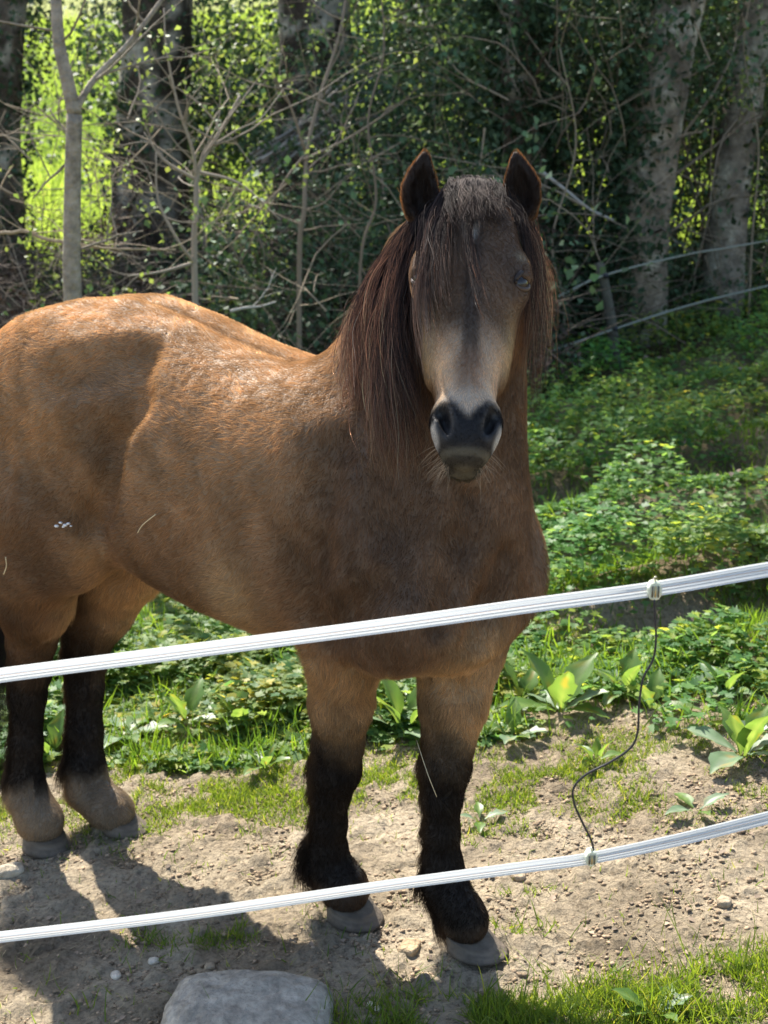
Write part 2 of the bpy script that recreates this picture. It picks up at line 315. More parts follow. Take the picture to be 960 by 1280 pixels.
M_dead = mat_leaf('dead_leaves', (.30, .24, .18), .2, .7, .3, (.3, .2, .1))
n = 2150; y = np.concatenate([rng.uniform(2.0, 4.2, 1000), rng.uniform(5.5, 12.5, 1150)]); x = rng.uniform(-.36, .36, n)*(y+.3); near = y < 5
x = np.where(near, x, 1.2+rng.random(n)*3.4); g = rng.uniform(.4, 1.3, (n, 1))
scatter('dead_leaves', *LEAF4, np.stack([x, y, gz(x, y)+np.where(near, .004, .05)], -1), rand_unit(n, 1, .5), horiz(n), np.where(near, rng.uniform(.008, .022, n), rng.uniform(.03, .06, n)), np.hstack([g, g*.95, g*.9]), M_dead, kind='stuff', label='grey brown dead leaves lying among the herbs and earth', cat='dead leaves')
# ================================================================ the horse: one continuous surface grown from a distance field
AL = R(36); ha = np.array([math.cos(AL), -math.sin(AL), 0]); hb = np.array([math.sin(AL), math.cos(AL), 0]); hO = np.array([.065, 2.5, 0])
hz = np.array([0, 0, 1.])
def HB(X, Y, z): return hO+X*ha+Y*hb+z*hz
HS = .0065
B0 = np.array([-1.62, 1.90, -.13]); B1 = np.array([.50, 3.62, 1.80])
NG = np.ceil((B1-B0)/HS).astype(int)
gx = [B0[i]+np.arange(NG[i])*HS for i in range(3)]
D = np.full(NG, .5, np.float32)
def box(lo, hi, pad):
    sl = []
    for i in range(3):
        a_ = int(np.clip((lo[i]-pad-B0[i])/HS, 0, NG[i]-1)); b_ = int(np.clip((hi[i]+pad-B0[i])/HS+2, a_+1, NG[i])); sl.append(slice(a_, b_))
    return tuple(sl)
def pts(sl): return [gx[0][sl[0]][:, None, None].astype(np.float32), gx[1][sl[1]][None, :, None].astype(np.float32), gx[2][sl[2]][None, None, :].astype(np.float32)]
def blend(sl, d, k, mode='add'):
    c = D[sl]
    if mode == 'add':
        h = np.maximum(k-np.abs(c-d), 0)/k; D[sl] = np.minimum(c, d)-h*h*k*.25
    else:
        d = -d; h = np.maximum(k-np.abs(c-d), 0)/k; D[sl] = np.maximum(c, d)+h*h*k*.25
def cap(p0, p1, r0, r1, k=.03, mode='add'):
    p0 = np.asarray(p0, float); p1 = np.asarray(p1, float); r = max(r0, r1); sl = box(np.minimum(p0, p1)-r, np.maximum(p0, p1)+r, k+.01)
    X, Y, Z = pts(sl); d = p1-p0; L = d@d
    t = np.clip(((X-p0[0])*d[0]+(Y-p0[1])*d[1]+(Z-p0[2])*d[2])/L, 0, 1)
    q = np.sqrt((X-p0[0]-t*d[0])**2+(Y-p0[1]-t*d[1])**2+(Z-p0[2]-t*d[2])**2)-(r0+(r1-r0)*t)
    blend(sl, q, k, mode)
def chain(L, k=.03):
    for (a_, ra), (b_, rb) in zip(L[:-1], L[1:]): cap(a_, b_, ra, rb, k)
def ellip(c, rad, ax=None, k=.03, mode='add'):
    c = np.asarray(c, float); ax = np.eye(3) if ax is None else np.asarray(ax); rad = np.asarray(rad, float)
    ext = np.sqrt(((ax*rad[:, None])**2).sum(0)); sl = box(c-ext, c+ext, k+.01); X, Y, Z = pts(sl)
    u = [((X-c[0])*ax[i][0]+(Y-c[1])*ax[i][1]+(Z-c[2])*ax[i][2]) for i in range(3)]
    k0 = np.sqrt(sum((u[i]/rad[i])**2 for i in range(3))); k1 = np.sqrt(sum((u[i]/rad[i]**2)**2 for i in range(3)))+1e-6
    blend(sl, k0*(k0-1)/k1, k, mode)
def loft(o, C, A, Bx, S_, w, f, bk, k=.05, e=2.2, mode='add', bend=None):
    """along C from S_[0] to S_[-1]; half width w along A; reaches f along +Bx and bk along -Bx"""
    o, C, A, Bx = [np.asarray(q, float) for q in (o, C, A, Bx)]
    rr = max(max(w), max(np.abs(f)), max(np.abs(bk))); P0 = o+C*S_[0]; P1 = o+C*S_[-1]
    sl = box(np.minimum(P0, P1)-rr-.02, np.maximum(P0, P1)+rr+.02, k+.01); X, Y, Z = pts(sl)
    s = (X-o[0])*C[0]+(Y-o[1])*C[1]+(Z-o[2])*C[2]; a_ = (X-o[0])*A[0]+(Y-o[1])*A[1]+(Z-o[2])*A[2]; b_ = (X-o[0])*Bx[0]+(Y-o[1])*Bx[1]+(Z-o[2])*Bx[2]
    fine = np.linspace(S_[0], S_[-1], 200)
    def tab(T):
        v = np.interp(fine, S_, T); kk = np.ones(9)/9; v2 = np.convolve(np.pad(v, 4, mode='edge'), kk, 'valid'); return np.interp(s, fine, v2).astype(np.float32)
    W_ = tab(w); F_ = tab(f); K_ = tab(bk); cc = (F_-K_)/2; hh = (F_+K_)/2
    if bend is not None: a_ = a_-tab(bend)
    q = (np.abs(a_/W_)**e+np.abs((b_-cc)/hh)**e)**(1/e)
    d = (q-1)*np.minimum(W_, hh); ov = np.maximum(np.maximum(S_[0]-s, s-S_[-1]), 0)
    d = np.sqrt(np.maximum(d, 0)**2+ov**2)+np.minimum(np.maximum(d, -1), 0); d = np.where((ov > 0) & (d < ov), ov, d)
    blend(sl, d, k, mode)
# ---- trunk
TX = [-1.20, -1.13, -1.02, -.9, -.75, -.6, -.45, -.3, -.15, 0, .1, .17]
loft(hO, ha, hb, hz, TX,
     [.10, .18, .23, .245, .245, .275, .29, .288, .265, .235, .20, .13],
     [1.10, 1.21, 1.31, 1.375, 1.385, 1.345, 1.295, 1.265, 1.27, 1.23, 1.14, 1.02],
     [-.98, -.92, -.84, -.785, -.75, -.715, -.69, -.675, -.68, -.69, -.70, -.74], k=.02, e=2.25)
# hips, haunches, thighs
for sgn in (-1, 1):
    ellip(HB(-.76, sgn*.17, 1.20), (.10, .075, .08), (ha, hb, hz), .10)
    ellip(HB(-.95, sgn*.145, 1.06), (.22, .115, .27), (ha, hb, hz), .09)
ellip(HB(-.87, -.165, .87), (.14, .085, .17), (ha, hb, hz), .07)      # right stifle
ellip(HB(-.78, .15, .84), (.12, .08, .16), (ha, hb, hz), .07)
# dimple in front of the haunch (flank)
ellip(HB(-.63, -.305, 1.12), (.06, .055, .16), (norm(ha+.25*hz), hb, norm(hz-.25*ha)), .05, 'sub')
cap(HB(-1.0, 0, 1.375), HB(-.72, 0, 1.42), .026, .034, .045, 'sub'); cap(HB(-.72, 0, 1.42), HB(-.32, 0, 1.298), .034, .022, .045, 'sub')
# withers, crest, neck, shoulders, breast
cap(HB(-.16, 0, 1.20), W(528, 335, 2.50), .075, .07, .08)
cap(HB(-.02, 0, 1.08), W(572, 345, 2.50), .175, .105, .08)
cap(HB(.07, .01, .98), W(590, 420, 2.42), .155, .095, .08)
cap(W(560, 330, 2.51), W(588, 275, 2.48), .085, .058, .05)
for sgn in (-1, 1):
    ellip(HB(.0+.02*sgn, sgn*.15, .93), (.13, .085, .24), (norm(ha+.25*hz), hb, norm(hz-.25*ha)), .08)
    ellip(HB(.09+.02*sgn, sgn*.135, .84), (.10, .095, .12), (ha, hb, hz), .06)
ellip(HB(.10, 0, .84), (.10, .12, .17), (ha, hb, hz), .07)

# ---- legs
def px(wd, y): return wd/2*(y*1.03)/FPX
def leg(L, k=.02): chain([(W(u, v, y), px(wd, y)) for u, v, y, wd in L], k)
def leg_in(L, k=.05): chain([(W(u, v, y), px(wd, y)) for u, v, y, wd in L], k)
RF = [(432, 770, 2.47, 104), (430, 815, 2.50, 88), (427, 880, 2.52, 68), (423, 930, 2.53, 60)]
RF2 = [(423, 930, 2.53, 61), (419, 962, 2.54, 62), (413, 992, 2.55, 48), (411, 1030, 2.56, 42), (409, 1062, 2.57, 48), (410, 1080, 2.57, 54), (422, 1096, 2.55, 52), (429, 1105, 2.545, 56), (433, 1113, 2.54, 58)]
LF = [(572, 770, 2.55, 122), (574, 815, 2.52, 96), (567, 880, 2.48, 72), (561, 925, 2.46, 62)]
LF2 = [(561, 925, 2.46, 62), (556, 960, 2.45, 62), (553, 995, 2.44, 48), (552, 1040, 2.44, 42), (553, 1080, 2.44, 48), (556, 1105, 2.43, 55), (568, 1128, 2.41, 53), (577, 1144, 2.405, 58), (581, 1152, 2.40, 60)]
RH = [(40, 620, 2.95, 170), (48, 690, 2.96, 124), (44, 755, 3.0, 80), (40, 800, 3.05, 60)]
RH2 = [(40, 800, 3.05, 54), (37, 838, 3.08, 52), (35, 870, 3.08, 42), (33, 930, 3.07, 37), (33, 975, 3.06, 42), (36, 998, 3.05, 50), (44, 1014, 3.03, 47), (49, 1023, 3.02, 53), (52, 1028, 3.02, 55)]
LH = [(158, 650, 3.16, 130), (150, 700, 3.18, 108), (127, 760, 3.20, 74), (111, 795, 3.21, 60)]
LH2 = [(111, 795, 3.21, 58), (106, 822, 3.22, 54), (106, 860, 3.21, 44), (106, 915, 3.19, 42), (107, 960, 3.17, 48), (112, 988, 3.16, 54), (126, 1003, 3.13, 48), (137, 1011, 3.11, 51), (142, 1016, 3.11, 53)]
def reach(L, k0, k1): return [(u, v, y+k0+(k1-k0)*i/(len(L)-1), w_) for i, (u, v, y, w_) in enumerate(L)]
RF, RF2 = reach(RF, .0, .05), reach(RF2, .05, .085); LF, LF2 = reach(LF, 0, .035), reach(LF2, .035, .055); RH, RH2 = reach(RH, 0, .04), reach(RH2, .04, .085); LH, LH2 = reach(LH, 0, .02), reach(LH2, .02, .042)
for a_, b_ in ((RF, RF2), (LF, LF2), (RH, RH2), (LH, LH2)): leg_in(a_); leg(b_)
for L in (RF2, LF2): # knees: a little box of bone forward
    u, v, y, wd = L[1]; ellip(W(u+3, v, y-.012), (.039, .038, .045), None, .02)
for L in (RH2, LH2): # hock points backward
    u, v, y, wd = L[0]; p = W(u, v, y); cap(p, p-ha*.055+hz*.01, .024, .017, .02)
    u, v, y, wd = L[2]; q = W(u, v, y); cap(p-ha*.05, q-ha*.012, .013, .014, .02)
# ---- head (frame: o at the poll, hc down the face, hl across, hf out of the forehead)
pollP = W(590, 247, 2.42); noseP = W(581, 575, 2.145)
hc = norm(noseP-pollP); HL = np.linalg.norm(noseP-pollP)
hl = np.array([1., 0, 0]) - hc*hc[0]; hl = norm(hl+np.array([0, .03, 0])); hl = norm(hl-hc*(hl@hc)); hf = np.cross(hl, hc); hf = hf if hf[1] < 0 else -hf
def HH(s, l, f): return pollP+s*HL*hc+l*hl+f*hf
SS = [x*HL for x in (-.03, .08, .2, .32, .42, .55, .68, .77, .84, .90, .95, .99)]
loft(pollP, hc, hl, hf, SS,
     [.045, .080, .094, .097, .087, .067, .053, .048, .047, .049, .043, .028],
     [.035, .055, .064, .064, .056, .048, .040, .036, .040, .044, .038, .018],
     [.075, .115, .15, .18, .185, .15, .105, .080, .070, .066, .060, .036], k=.05, e=2.35)
for sg in (-1, 1):
    ellip(HH(.34, sg*.083, .018), (.024, .024, .048), (hl, hf, hc), .035)          # brow over the eye
    ellip(HH(.46, sg*.058, -.03), (.018, .045, .12), (hl, hf, hc), .04)             # cheek ridge
    ellip(HH(.32, sg*.060, -.115), (.045, .07, .09), (hl, hf, hc), .05)           # jowl
ellip(HH(.60, 0, .030), (.034, .020, .15), (hl, hf, hc), .04)                    # nose bone
# muzzle
for sg in (-1, 1):
    ellip(HH(.885, sg*.036, .012), (.0235, .034, .036), (hl, hf, hc), .025)        # nostril wings
ellip(HH(.965, 0, -.002), (.037, .038, .036), (hl, hf, hc), .03)                 # upper lip
ellip(HH(.995, 0, -.036), (.031, .028, .025), (hl, hf, hc), .007)                 # lower lip and chin
for sg in (-1, 1):                                                               # mouth line, nostrils, eye sockets
    c = HH(.895, sg*.039, .045); ax = norm(hc*1.0+hl*sg*(-.38)+hf*.0); bx = norm(hl-ax*(hl@ax)); cx = np.cross(ax, bx)
    ellip(c, (.0095, .026, .026), (bx, cx, ax), .008, 'sub')
    ellip(HH(.862, sg*.046, .042), (.011, .018, .011), (hl, hf, hc), .008, 'sub')
    ellip(HH(.365, sg*.092, .030), (.016, .016, .013), (hl, hf, hc), .01, 'sub')
    ellip(HH(.342, sg*.095, .030), (.012, .016, .007), (hl, hf, hc), .008)           # upper lid
# folds and grooves of the trunk
def groove(L, r_, depth, k=.03):
    P = []
    for u, v in L:
        ys = np.linspace(1.9, 3.6, 600); Q_ = np.array([W(u, v, q) for q in ys]); q = np.clip(((Q_-B0)/HS).astype(int), 0, NG-1); d = D[q[:, 0], q[:, 1], q[:, 2]]
        if (d < 0).any():
            p = Q_[np.argmax(d < 0)]; P.append(p)
    for a_, b_ in zip(P[:-1], P[1:]):
        o_ = norm(np.array([0, 0, CAMH])-a_)*(r_-depth); cap(a_+o_, b_+o_, r_, r_, k, 'sub')
groove([(592, 625), (580, 680), (566, 735), (552, 785)], .03, .016)
groove([(408, 560), (390, 620), (380, 690), (378, 770)], .04, .014, .05)
groove([(500, 600), (500, 660), (520, 720)], .05, .012, .05)
groove([(172, 440), (160, 500), (140, 560), (122, 620), (112, 655)], .035, .022, .05)
groove([(60, 470), (110, 450), (150, 440)], .05, .012, .05)
groove([(470, 740), (430, 770), (400, 800)], .03, .008, .04)
groove([(640, 700), (615, 760), (600, 800)], .03, .010, .04)
# ears
def ear(sg, base, tip, roll):
    base = np.asarray(base); tip = np.asarray(tip); c = norm(tip-base); L = np.linalg.norm(tip-base)
    a_ = norm(hl-c*(hl@c)); n_ = np.cross(a_, c); n_ = n_ if n_[1] < 0 else -n_
    a2 = math.cos(roll)*a_+math.sin(roll)*n_; n2 = np.cross(c, a2); n2 = n2 if n2[1] < 0 else -n2
    s = [x*L for x in (0, .15, .35, .55, .75, .9, 1.0)]; bend = [sg*x for x in (0, .003, .006, .006, .001, -.006, -.010)]
    loft(base, c, a2, n2, s, [.024, .033, .036, .034, .024, .013, .004], [.018, .020, .016, .012, .009, .006, .003], [.022, .024, .024, .022, .018, .013, .004], .012, 2.0, bend=bend)
    loft(base+n2*.022, c, a2, n2, [x*L for x in (.12, .3, .5, .7, .88)], [.012, .025, .025, .018, .006], [.03]*5, [.020, .026, .026, .022, .014], .006, 2.0, 'sub', bend=bend[1:6])
    return base, tip, c, n2, a2
EARS = [ear(-1, W(533, 283, 2.43), W(525, 188, 2.43), -.2), ear(1, W(645, 283, 2.43), W(651, 188, 2.43), .2)]
# tail root
cap(HB(-1.14, 0, 1.20), HB(-1.24, 0, 1.02), .045, .03, .05)

# ---- surface nets
def surface_nets(D):
    ins = D < 0; nx, ny, nz = D.shape
    any_ = np.zeros((nx-1, ny-1, nz-1), bool); all_ = np.ones_like(any_)
    cs = [(i, j, k) for i in (0, 1) for j in (0, 1) for k in (0, 1)]
    for i, j, k in cs:
        c = ins[i:nx-1+i, j:ny-1+j, k:nz-1+k]; any_ |= c; all_ &= c
    act = any_ & ~all_; I = np.argwhere(act); idm = np.full(act.shape, -1, np.int32); idm[tuple(I.T)] = np.arange(len(I))
    acc = np.zeros((len(I), 3)); cnt = np.zeros(len(I))
    for a_ in range(8):
        for b_ in range(a_+1, 8):
            ca, cb = np.array(cs[a_]), np.array(cs[b_])
            if np.abs(ca-cb).sum() != 1: continue
            da = D[tuple((I+ca).T)]; db = D[tuple((I+cb).T)]; m = (da < 0) != (db < 0)
            t = np.where(m, da/(da-db+1e-12), 0); acc += np.where(m[:, None], ca+t[:, None]*(cb-ca), 0); cnt += m
    V = (I+acc/cnt[:, None])*HS+B0
    Q = []
    for ax in range(3):
        sl0 = [slice(0, n) for n in D.shape]; sl1 = list(sl0); sl0[ax] = slice(0, D.shape[ax]-1); sl1[ax] = slice(1, D.shape[ax])
        m = ins[tuple(sl0)] != ins[tuple(sl1)]; E_ = np.argwhere(m); u_, v_ = [(1, 2), (2, 0), (0, 1)][ax]
        ok = (E_[:, u_] > 0) & (E_[:, v_] > 0) & (E_[:, u_] < D.shape[u_]-1) & (E_[:, v_] < D.shape[v_]-1); E_ = E_[ok]
        def at(du, dv):
            q = E_.copy(); q[:, u_] -= du; q[:, v_] -= dv; return idm[tuple(q.T)]
        f = np.stack([at(1, 1), at(0, 1), at(0, 0), at(1, 0)], -1); flip = ~ins[tuple(E_.T)]; f[flip] = f[flip][:, ::-1]; Q.append(f)
    return V, np.concatenate(Q)
def sample(P, arr=None):
    q = (np.asarray(P)-B0)/HS; q = np.clip(q, 0, np.array(NG)-1.001); i = q.astype(int); f = q-i; r = 0
    for a_ in (0, 1):
        for b_ in (0, 1):
            for c_ in (0, 1):
                wt = (f[:, 0] if a_ else 1-f[:, 0])*(f[:, 1] if b_ else 1-f[:, 1])*(f[:, 2] if c_ else 1-f[:, 2]); r = r+wt*D[i[:, 0]+a_, i[:, 1]+b_, i[:, 2]+c_]
    return r
def grad(P):
    e = HS*.9; return norm(np.stack([sample(P+np.eye(3)[i]*e)-sample(P-np.eye(3)[i]*e) for i in range(3)], -1))
def push_out(P, m=.004, it=2):
    P = P.copy()
    for _ in range(it):
        d = sample(P); inb = np.all((P > B0) & (P < B1), -1) & (d < m); 
        if inb.any(): P[inb] += grad(P[inb])*(m-d[inb])[:, None]
    return P
def hit(u, v, y0=1.9, y1=3.6):                     # where a line of sight meets the horse
    ys = np.linspace(y0, y1, 700); P = np.array([W(u, v, q) for q in ys]); d = sample(P); i = np.argmax(d < 0); return P[i]
HV, HQ = surface_nets(D)
HN = grad(HV)
# ---- coat colour by place on the body
def seg_near(P, A_, B_):
    d = B_-A_; t = np.clip((P-A_)@d/(d@d), 0, 1); return np.linalg.norm(P-A_-t[:, None]*d, axis=1)
def leg_near(P):
    out = []
    for a_, b_ in ((RF, RF2), (LF, LF2), (RH, RH2), (LH, LH2)):
        pl = [W(u, v, y) for u, v, y, _ in a_+b_[1:]]; out.append(np.min([seg_near(P, p, q) for p, q in zip(pl[:-1], pl[1:])], axis=0))
    return np.array(out)
def head_coords(P): q = P-pollP; return q@hc/HL, q@hl, q@hf
def regions(P):
    q = P-hO; X = q@ha; Y = q@hb; Z = P[:, 2]
    s, l, f = head_coords(P)
    head = smooth(.25, .17, np.sqrt(l**2+(f+.04)**2))*smooth(-.3, -.25, s)*smooth(1.25, 1.2, s)*smooth(-.125, -.085, f+.0*s)*smooth(.19, .165, np.abs(l))
    ln = leg_near(P); return X, Y, Z, s, l, f, head, ln
def coat(P, N, jit):
    X, Y, Z, s, l, f, head, ln = regions(P); n3 = fbm((X+Y*.7)*7, Z*7, 91, 4)[:, None]; nl = fbm(X*26+Z*9, Z*14+Y*20, 95, 3)[:, None]
    bay = np.array([.52, .335, .18]); dk = np.array([.18, .11, .068]); tan = np.array([.58, .42, .25]); blk = np.array([.034, .026, .021]); choc = np.array([.265, .172, .11])
    c = np.broadcast_to(bay, P.shape).copy()
    def over(c, col, m): m = np.clip(m, 0, 1)[:, None]; return c*(1-m)+np.asarray(col)*m
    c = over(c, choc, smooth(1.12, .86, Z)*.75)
    c = over(c, choc*.74, smooth(-.20, .02, X)*.9)
    c = over(c, dk, 0*smooth(.02, .25, Y*0+np.abs(Y))*smooth(.9, .75, Z)*smooth(-.6, -.4, X)*smooth(-.2, -.4, X))
    c = over(c, tan, smooth(.735, .655, Z)*smooth(-.9, -.7, X)*.75)
    c = over(c, tan, smooth(.16, .02, np.abs(Y+.03))*smooth(.86, .74, Z)*smooth(-1.1, -.95, X)*.7)
    hindin = smooth(-.55, -.65, X)*smooth(.02, .12, Y)*smooth(.95, .85, Z); c = over(c, tan, hindin*.8)      # pale far hind thigh
    c = over(c, dk*.65, smooth(-.98, -1.05, X)*smooth(.95, .8, Z)*.6)
    c = over(c, dk*.55, smooth(.03, .0, np.abs(Y))*smooth(1.2, 1.3, Z)*smooth(-.1, -.2, X)*.5)         # dark line along the spine
    def blob(c_, rad, col, m):
        nonlocal c
        q = (P-c_)/rad; c = over(c, col, m*np.exp(-(q**2).sum(1)))
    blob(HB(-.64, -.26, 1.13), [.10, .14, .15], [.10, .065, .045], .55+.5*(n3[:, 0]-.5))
    blob(HB(-.27, -.27, .80), [.07, .14, .13], [.52, .40, .25], .8)
    blob(HB(.0, -.15, .93), [.13, .13, .2], [.17, .115, .08], .55)
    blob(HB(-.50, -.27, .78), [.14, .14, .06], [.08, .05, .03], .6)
    blob(HB(-.9, -.25, .75), [.12, .14, .12], [.12, .07, .04], .4)
    blob(HB(-.75, -.2, .82), [.05, .14, .09], [.50, .33, .17], .6)
    blob(HB(-.2, 0, 1.27), [.1, .1, .05], [.16, .09, .05], .4)
    # legs
    for i, (zt, zb) in enumerate(((.58, .42), (.56, .44), (.52, .36), (.50, .38))):
        near = ln[i] < .16; z = Z-(0 if i < 2 else -.08)
        front = N@hl if False else (N@(-hb) if i in (0, 2) else N@(-hb))
        m = near*smooth(zt+.03, zb-.03, Z+.14*(n3[:, 0]-.5)+.05*(nl[:, 0]-.5)-.04*(N@(-ha))); c = over(c, np.array([.44, .31, .18]), near*smooth(zt+.16, zt, Z)*.6*(i < 2)); c = over(c, blk, m)
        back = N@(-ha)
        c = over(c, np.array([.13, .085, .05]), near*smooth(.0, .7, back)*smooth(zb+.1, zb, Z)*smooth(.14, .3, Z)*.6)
        if i >= 2:
            c = over(c, [.42, .34, .25], near*smooth(.135, .07, Z+.08*(n3[:, 0]-.5)-gz(P[:, 0], P[:, 1])-.09+(.0 if i == 2 else .035))*.85)
        else: c = over(c, [.20, .14, .10], near*smooth(.115, .085, Z)*.5)
    # head
    hcx = np.broadcast_to(np.array([.20, .135, .092]), P.shape).copy()
    grey = np.array([.72, .57, .42]); al_ = np.abs(l)
    hcx = over(hcx, [.24, .16, .10], smooth(.30, .5, s)*.6)
    hcx = over(hcx, grey, smooth(.50, .70, s+.3*al_)*smooth(-.03, .02, f)*1.0)
    hcx = over(hcx, [.66, .52, .30], smooth(.045, .085, al_+0*s)*smooth(.42, .6, s)*.85)
    hcx = over(hcx, [.07, .052, .042], smooth(.020, .008, al_)*smooth(.80, .62, s)*.75)
    hcx = over(hcx, [.26, .14, .07], smooth(.01, -.05, f)*smooth(.1, .3, s)*.8)
    hcx = over(hcx, [.75, .72, .68], smooth(.020, .009, np.hypot((l+.006), (s-.178)*HL*.45))*.95)      # small star
    hcx = over(hcx, [.6, .55, .48], smooth(.74, .80, s)*smooth(.90, .86, s)*.55)
    nose = smooth(.805, .850, s-2.0*np.maximum(.030-al_, 0)-.8*np.maximum(al_-.048, 0)+.03*(nl[:, 0]-.5)); hcx = over(hcx, [.018, .017, .018], nose)
    nd = np.hypot((al_-.039)*1.3, (s-.895)*HL*.6); hcx = over(hcx, [.085, .082, .08], np.exp(-((nd-.017)/.005)**2)*.8*smooth(.82, .86, s))
    hcx = over(hcx, [.14, .125, .09], smooth(.975, .992, s))
    hcx = over(hcx, [.30, .17, .10], smooth(.035, .01, al_)*smooth(.60, .68, s)*smooth(.82, .74, s)*.55)
    hcx = over(hcx, [.45, .38, .26], .8*np.exp(-((s-.27)/.022)**2-((al_-.086)/.010)**2))
    hcx = over(hcx, [.03, .027, .024], smooth(1.002, 1.010, s)*smooth(1.035, 1.025, s)*smooth(-.045, -.03, f)*.8)
    pw = smooth(.0, .007, al_-(.050-.12*(s-.90)))*smooth(.885, .91, s)*smooth(.985, .955, s)*smooth(.04, .025, f); hcx = over(hcx, [.62, .59, .54], pw*.9)
    for b_, t_, cc_, nn_, aa_ in EARS:
        q = P-b_; e = (q@cc_)/np.linalg.norm(t_-b_); near = (np.linalg.norm(q-np.outer(q@cc_, cc_), axis=1) < .06)*smooth(.02, .12, e)*(e < 1.2)
        hcx = over(hcx, [.25, .13, .06], near); rim = smooth(.2, .6, N@nn_); hcx = over(hcx, [.045, .03, .022], near*rim)
        head = np.maximum(head, near)
    c = c*(1-head[:, None])+hcx*head[:, None]
    v = 1+.42*(n3-.5)+.7*(nl-.5)
    return np.clip(c*v*(1+jit), .004, .9), head
def hcolor(c): return np.clip(.95*np.asarray(c)**1.12, .0015, .9)
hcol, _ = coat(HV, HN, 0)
horse = obj('horse', None, label='brown horse with black legs and a long dark mane standing behind the fence tapes', cat='horse', loc=(hO[0]-.4, hO[1]+.25, 0))
def kid(o): o.parent = horse; o.matrix_parent_inverse = __import__('mathutils').Matrix.Translation(-horse.location); return o
def mat_skin():
    m, n, out = newmat('horse_hide'); p = N_(n, 'ShaderNodeBsdfPrincipled'); n.links.new(p.outputs[0], out.inputs[0]); a = N_(n, 'ShaderNodeAttribute', attribute_name='tint')
    n.links.new(a.outputs[0], p.inputs['Base Color']); p.inputs['Roughness'].default_value = .62; p.inputs['Specular IOR Level'].default_value = .25
    tc = N_(n, 'ShaderNodeTexCoord'); t = N_(n, 'ShaderNodeTexNoise'); t.inputs['Scale'].default_value = 130; t.inputs['Detail'].default_value = 5; n.links.new(tc.outputs['Object'], t.inputs[0])
    b = N_(n, 'ShaderNodeBump'); b.inputs['Strength'].default_value = .35; b.inputs['Distance'].default_value = .004; n.links.new(t.outputs[0], b.inputs['Height']); n.links.new(b.outputs[0], p.inputs['Normal']); return m
M_hide = mat_skin()
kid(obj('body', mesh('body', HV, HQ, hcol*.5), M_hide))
# hooves
M_hoof = mat_basic('hoof_horn', (.125, .102, .078), .7, tint=True, noise=.25, nscale=30, bump=.25, bscale=70)
def hoof(top, bot, wt, wb, toe):
    mb = MB(); P = np.linspace(0, 1, 7); n = 20; Vs = []; toe = norm(toe)
    side = np.cross(hz, toe)
    for t in P:
        c = top*(1-t)+bot*t; r = wt*(1-t)+wb*t+(.0025 if t < .1 else 0); th = np.arange(n)/n*2*PI
        L = r*(1.08 if True else 1)*np.where(np.cos(th) > 0, 1.12, .82)
        tilt = (1-t)*(.16)*np.cos(th)*r
        Vs.append(c+np.outer(np.cos(th)*L, toe)+np.outer(np.sin(th)*r, side)+np.outer(-tilt, hz)*1.6)
    Vs.append(bot+np.outer(np.cos(th)*L*.93, toe)+np.outer(np.sin(th)*r*.93, side)-hz*.004)
    V = np.array(Vs).reshape(-1, 3); m = len(Vs); i = np.arange(m-1)[:, None]*n; j = np.arange(n)[None]; k = (j+1) % n
    Q = np.stack([i+j, i+n+j, i+n+k, i+k], -1).reshape(-1, 4); V = np.vstack([V, bot-hz*.004, top]); c0 = m*n
    T = [(c0, (m-1)*n+(q+1) % n, (m-1)*n+q) for q in range(n)]+[(c0+1, q, (q+1) % n) for q in range(n)]
    g = np.array([.75, 1.0, 1.15, .95, 1.12, .9, .62, .5][:m]).repeat(n); g = np.append(g, [1, 1])*1.0; g[:m*n] *= rng.uniform(.85, 1.12, m*n)
    mb.add(V, Q, T, np.stack([g, g, g], -1)*np.array([1, .98, .95])); kid(mb.build('hoof', M_hoof))
def gp(u, v, y): p = W(u, v, y); p[2] = gz(p[0], p[1])+.003; return p
toe = norm(ha*.8+np.array([.1, -.35, 0]))
hoof(W(435, 1124, 2.63), gp(442, 1146, 2.627), .051, .064, toe)
hoof(W(583, 1164, 2.455), gp(593, 1186, 2.447), .050, .064, norm(ha))
hoof(W(53, 1038, 3.105), gp(58, 1057, 3.105), .050, .066, norm(ha))
hoof(W(146, 1018, 3.152), gp(155, 1035, 3.149), .046, .062, norm(ha+.15*hb))
